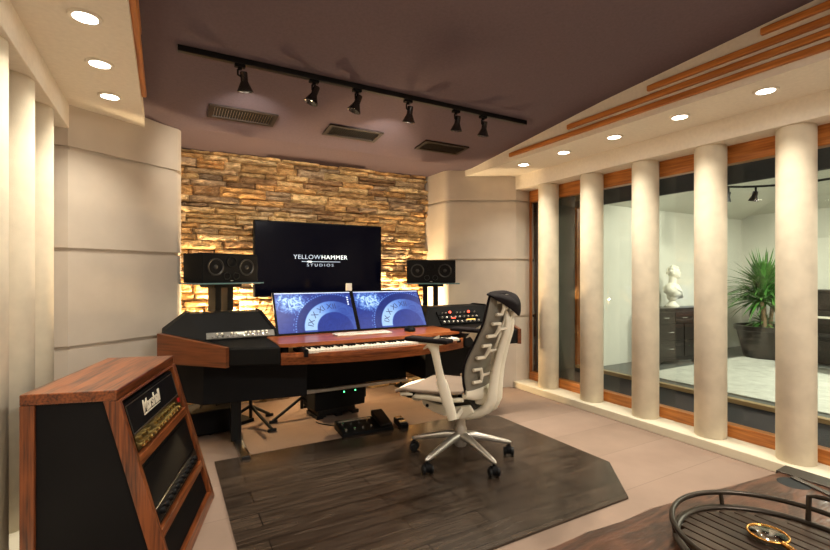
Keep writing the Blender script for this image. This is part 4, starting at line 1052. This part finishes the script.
for c_, r_ in (((-.02, 0, 1.02), .030), ((.14, -.05, .86), .025), ((-.14, -.03, .82), .025)):
    MB().tube([(c_[0]*.3, c_[1], .42), (c_[0]*.7, c_[1], .65), c_], [r_*1.2, r_, r_*.8], 12).done('stem', M['stem'], pl, smooth=True)
# piano and bench at the far right
pn = thing('upright_piano', 'black upright piano half hidden behind the nearest window column', 'piano', (8.15, 2.20, 0))
MB().box(-.18, .24, -.72, .72, 0, 1.0, bev=.01).box(-.20, .27, -.74, .74, 1.0, 1.03, bev=.006).done('case', M['espresso'], pn)
MB().box(-.50, -.18, -.70, .70, .58, .655, bev=.006).box(-.50, -.44, -.72, -.66, 0, .58).box(-.50, -.44, .66, .72, 0, .58).box(-.50, -.18, .66, .72, .655, .76, bev=.01).box(-.50, -.18, -.72, -.66, .655, .76, bev=.01).done('keybed', M['espresso'], pn)
MB().box(-.49, -.34, -.655, .655, .655, .675).done('keys', M['white_key'], pn)
MB().box(-.30, -.19, -.64, .64, .655, .74, bev=.006).done('key_lid', M['espresso'], pn)
bn = thing('piano_bench', 'black piano bench in front of the upright piano', 'bench', (7.28, 2.35, .014))
MB().box(-.18, .18, -.36, .36, .40, .47, bev=.02).done('seat', M['leather'], bn)
for sx in (-1, 1):
    for sy in (-1, 1): MB().box(sx*.15-.02, sx*.15+.02, sy*.32-.02, sy*.32+.02, 0, .40).done('leg', M['espresso'], bn)
# curved track with spotlights on the live room ceiling
b = MB(); pts = [(5.75+.85*math.cos(a_), 2.3+.75*math.sin(a_), 2.33) for a_ in [2*PI*i/40 for i in range(40)]]
lt = thing('lighting_track', 'curved black lighting track under the pale ceiling beyond the glass', 'lighting track', (5.75, 2.3, 2.33))
b.tube(pts, .014, 8, closed=True); b.done('rail', M['metal_black'], lt, world=True, smooth=True)
for i, (x, y) in enumerate(((4.9, 2.3), (6.6, 2.3), (5.75, 3.05), (5.75, 1.55))): MB().cyl((x, y, 2.33), (x, y, 2.70 if y < 3 else 2.58), .007, seg=8).done('hanger', M['metal_black'], lt, world=True)
for i, (a_, lb) in enumerate(((1.15, 'hanging from the curved track, left of the nearest column'), (.35, 'on the curved track, partly hidden by the nearest column'), (.75, 'small one highest on the curved track'))):
    x, y = 5.75+.85*math.cos(a_), 2.3+.75*math.sin(a_)
    t = thing('track_spotlight', 'black spotlight '+lb, 'spotlight', (x, y, 2.316), 0, 'spotlights on the curved track')
    MB().cyl((0, 0, 0), (0, 0, -.05), .012, seg=10).done('adapter', M['black'], t)
    d = V(.1, .3, -1).normalized()
    MB().lathe([(0, 0), (.028, .002), (.030, .06), (.055, .12), (.05, .12), (.028, .07), (0, .07)], seg=20, mx=Matrix.Translation((0, 0, -.045)) @ d.to_track_quat('Z', 'Y').to_matrix().to_4x4()).done('shade', M['black'], t, smooth=True)

# ------------------------------------------------------------------ live room lights, with unseen fill lamps added there and behind the camera
def fill_light(x, y, z, r, e, col, label):  # unseen ceiling fixture added as a source of fill light
    t = thing('fill_lamp', label, 'ceiling light', (x, y, z))
    MB().lathe([(0, 0), (r, 0), (r, -.03), (r*.93, -.035)], seg=40).done('housing', M['white'], t, smooth=True)
    MB().lathe([(0, -.033), (r*.93, -.033)], seg=40).done('diffuser', M['fill_diffuser'], t)
    lamp('fill_lamp_light', 'AREA', (x, y, z-.05), e, col, (x, y, 0), r*1.9)
M['fill_diffuser'] = mat('fill lamp diffuser', (1, .95, .88), .5, emit=(1, .9, .75), es=2)
fill_light(6.9, 1.4, 2.715, .25, 115, (1, .95, .80), 'unseen round white fill lamp added in the room beyond the glass')  # added out of view to brighten the live room
fill_light(5.3, .6, 2.715, .25, 80, (1, .95, .80), 'unseen round white fill lamp added nearest the glass in the far room')  # second added live room lamp, also out of view
fill_light(1.6, -.9, 2.645, .26, 75, (1, .94, .86), 'unseen round white fill lamp added in the middle of the ceiling behind the camera')  # fill lamp added behind the camera to brighten the control room
for i, y in enumerate((.80, .29, -.22, -.73, -1.24)):  # extra recessed lights added out of view for more brightness
    w_ = ('first', 'second', 'third', 'fourth', 'fifth')[i]
    downlight(3.085, y, 'added unseen recessed light in right soffit beside or behind the camera, %s of these' % w_, 'recessed lights in the right soffit', 26)
    downlight(-.292, y+1.04, 'added unseen recessed light in left soffit beside or behind the camera, %s of these' % w_, 'recessed lights in the left soffit', 26)
lamp('live_wash', 'SPOT', (5.9, 2.6, 2.30), 70, (1, .95, .78), (5.9, 4.1, 1.2), .04, 95, .8)
lamp('live_wash', 'SPOT', (6.9, 2.6, 2.30), 60, (1, .95, .78), (7.9, 3.6, 1.0), .04, 80, .8)

# ------------------------------------------------------------------ world, camera, view
w = bpy.data.worlds.new('World'); bpy.context.scene.world = w; w.use_nodes = True
w.node_tree.nodes['Background'].inputs[0].default_value = (.02, .018, .015, 1)
cam = bpy.data.cameras.new('Camera'); co = bpy.data.objects.new('Camera', cam); C.objects.link(co)
cam.sensor_width = 36; cam.lens = 36*450/830; cam.clip_start = .02; cam.shift_y = -.0012
co.location = (0, 0, 1.25); co.rotation_euler = (PI/2, 0, -math.atan(250/450))
sc = bpy.context.scene; sc.camera = co
sc.view_settings.view_transform = 'Standard'; sc.view_settings.look = 'None'; sc.view_settings.exposure = 0.2; sc.view_settings.gamma = 1
sc.view_settings.use_curve_mapping = False
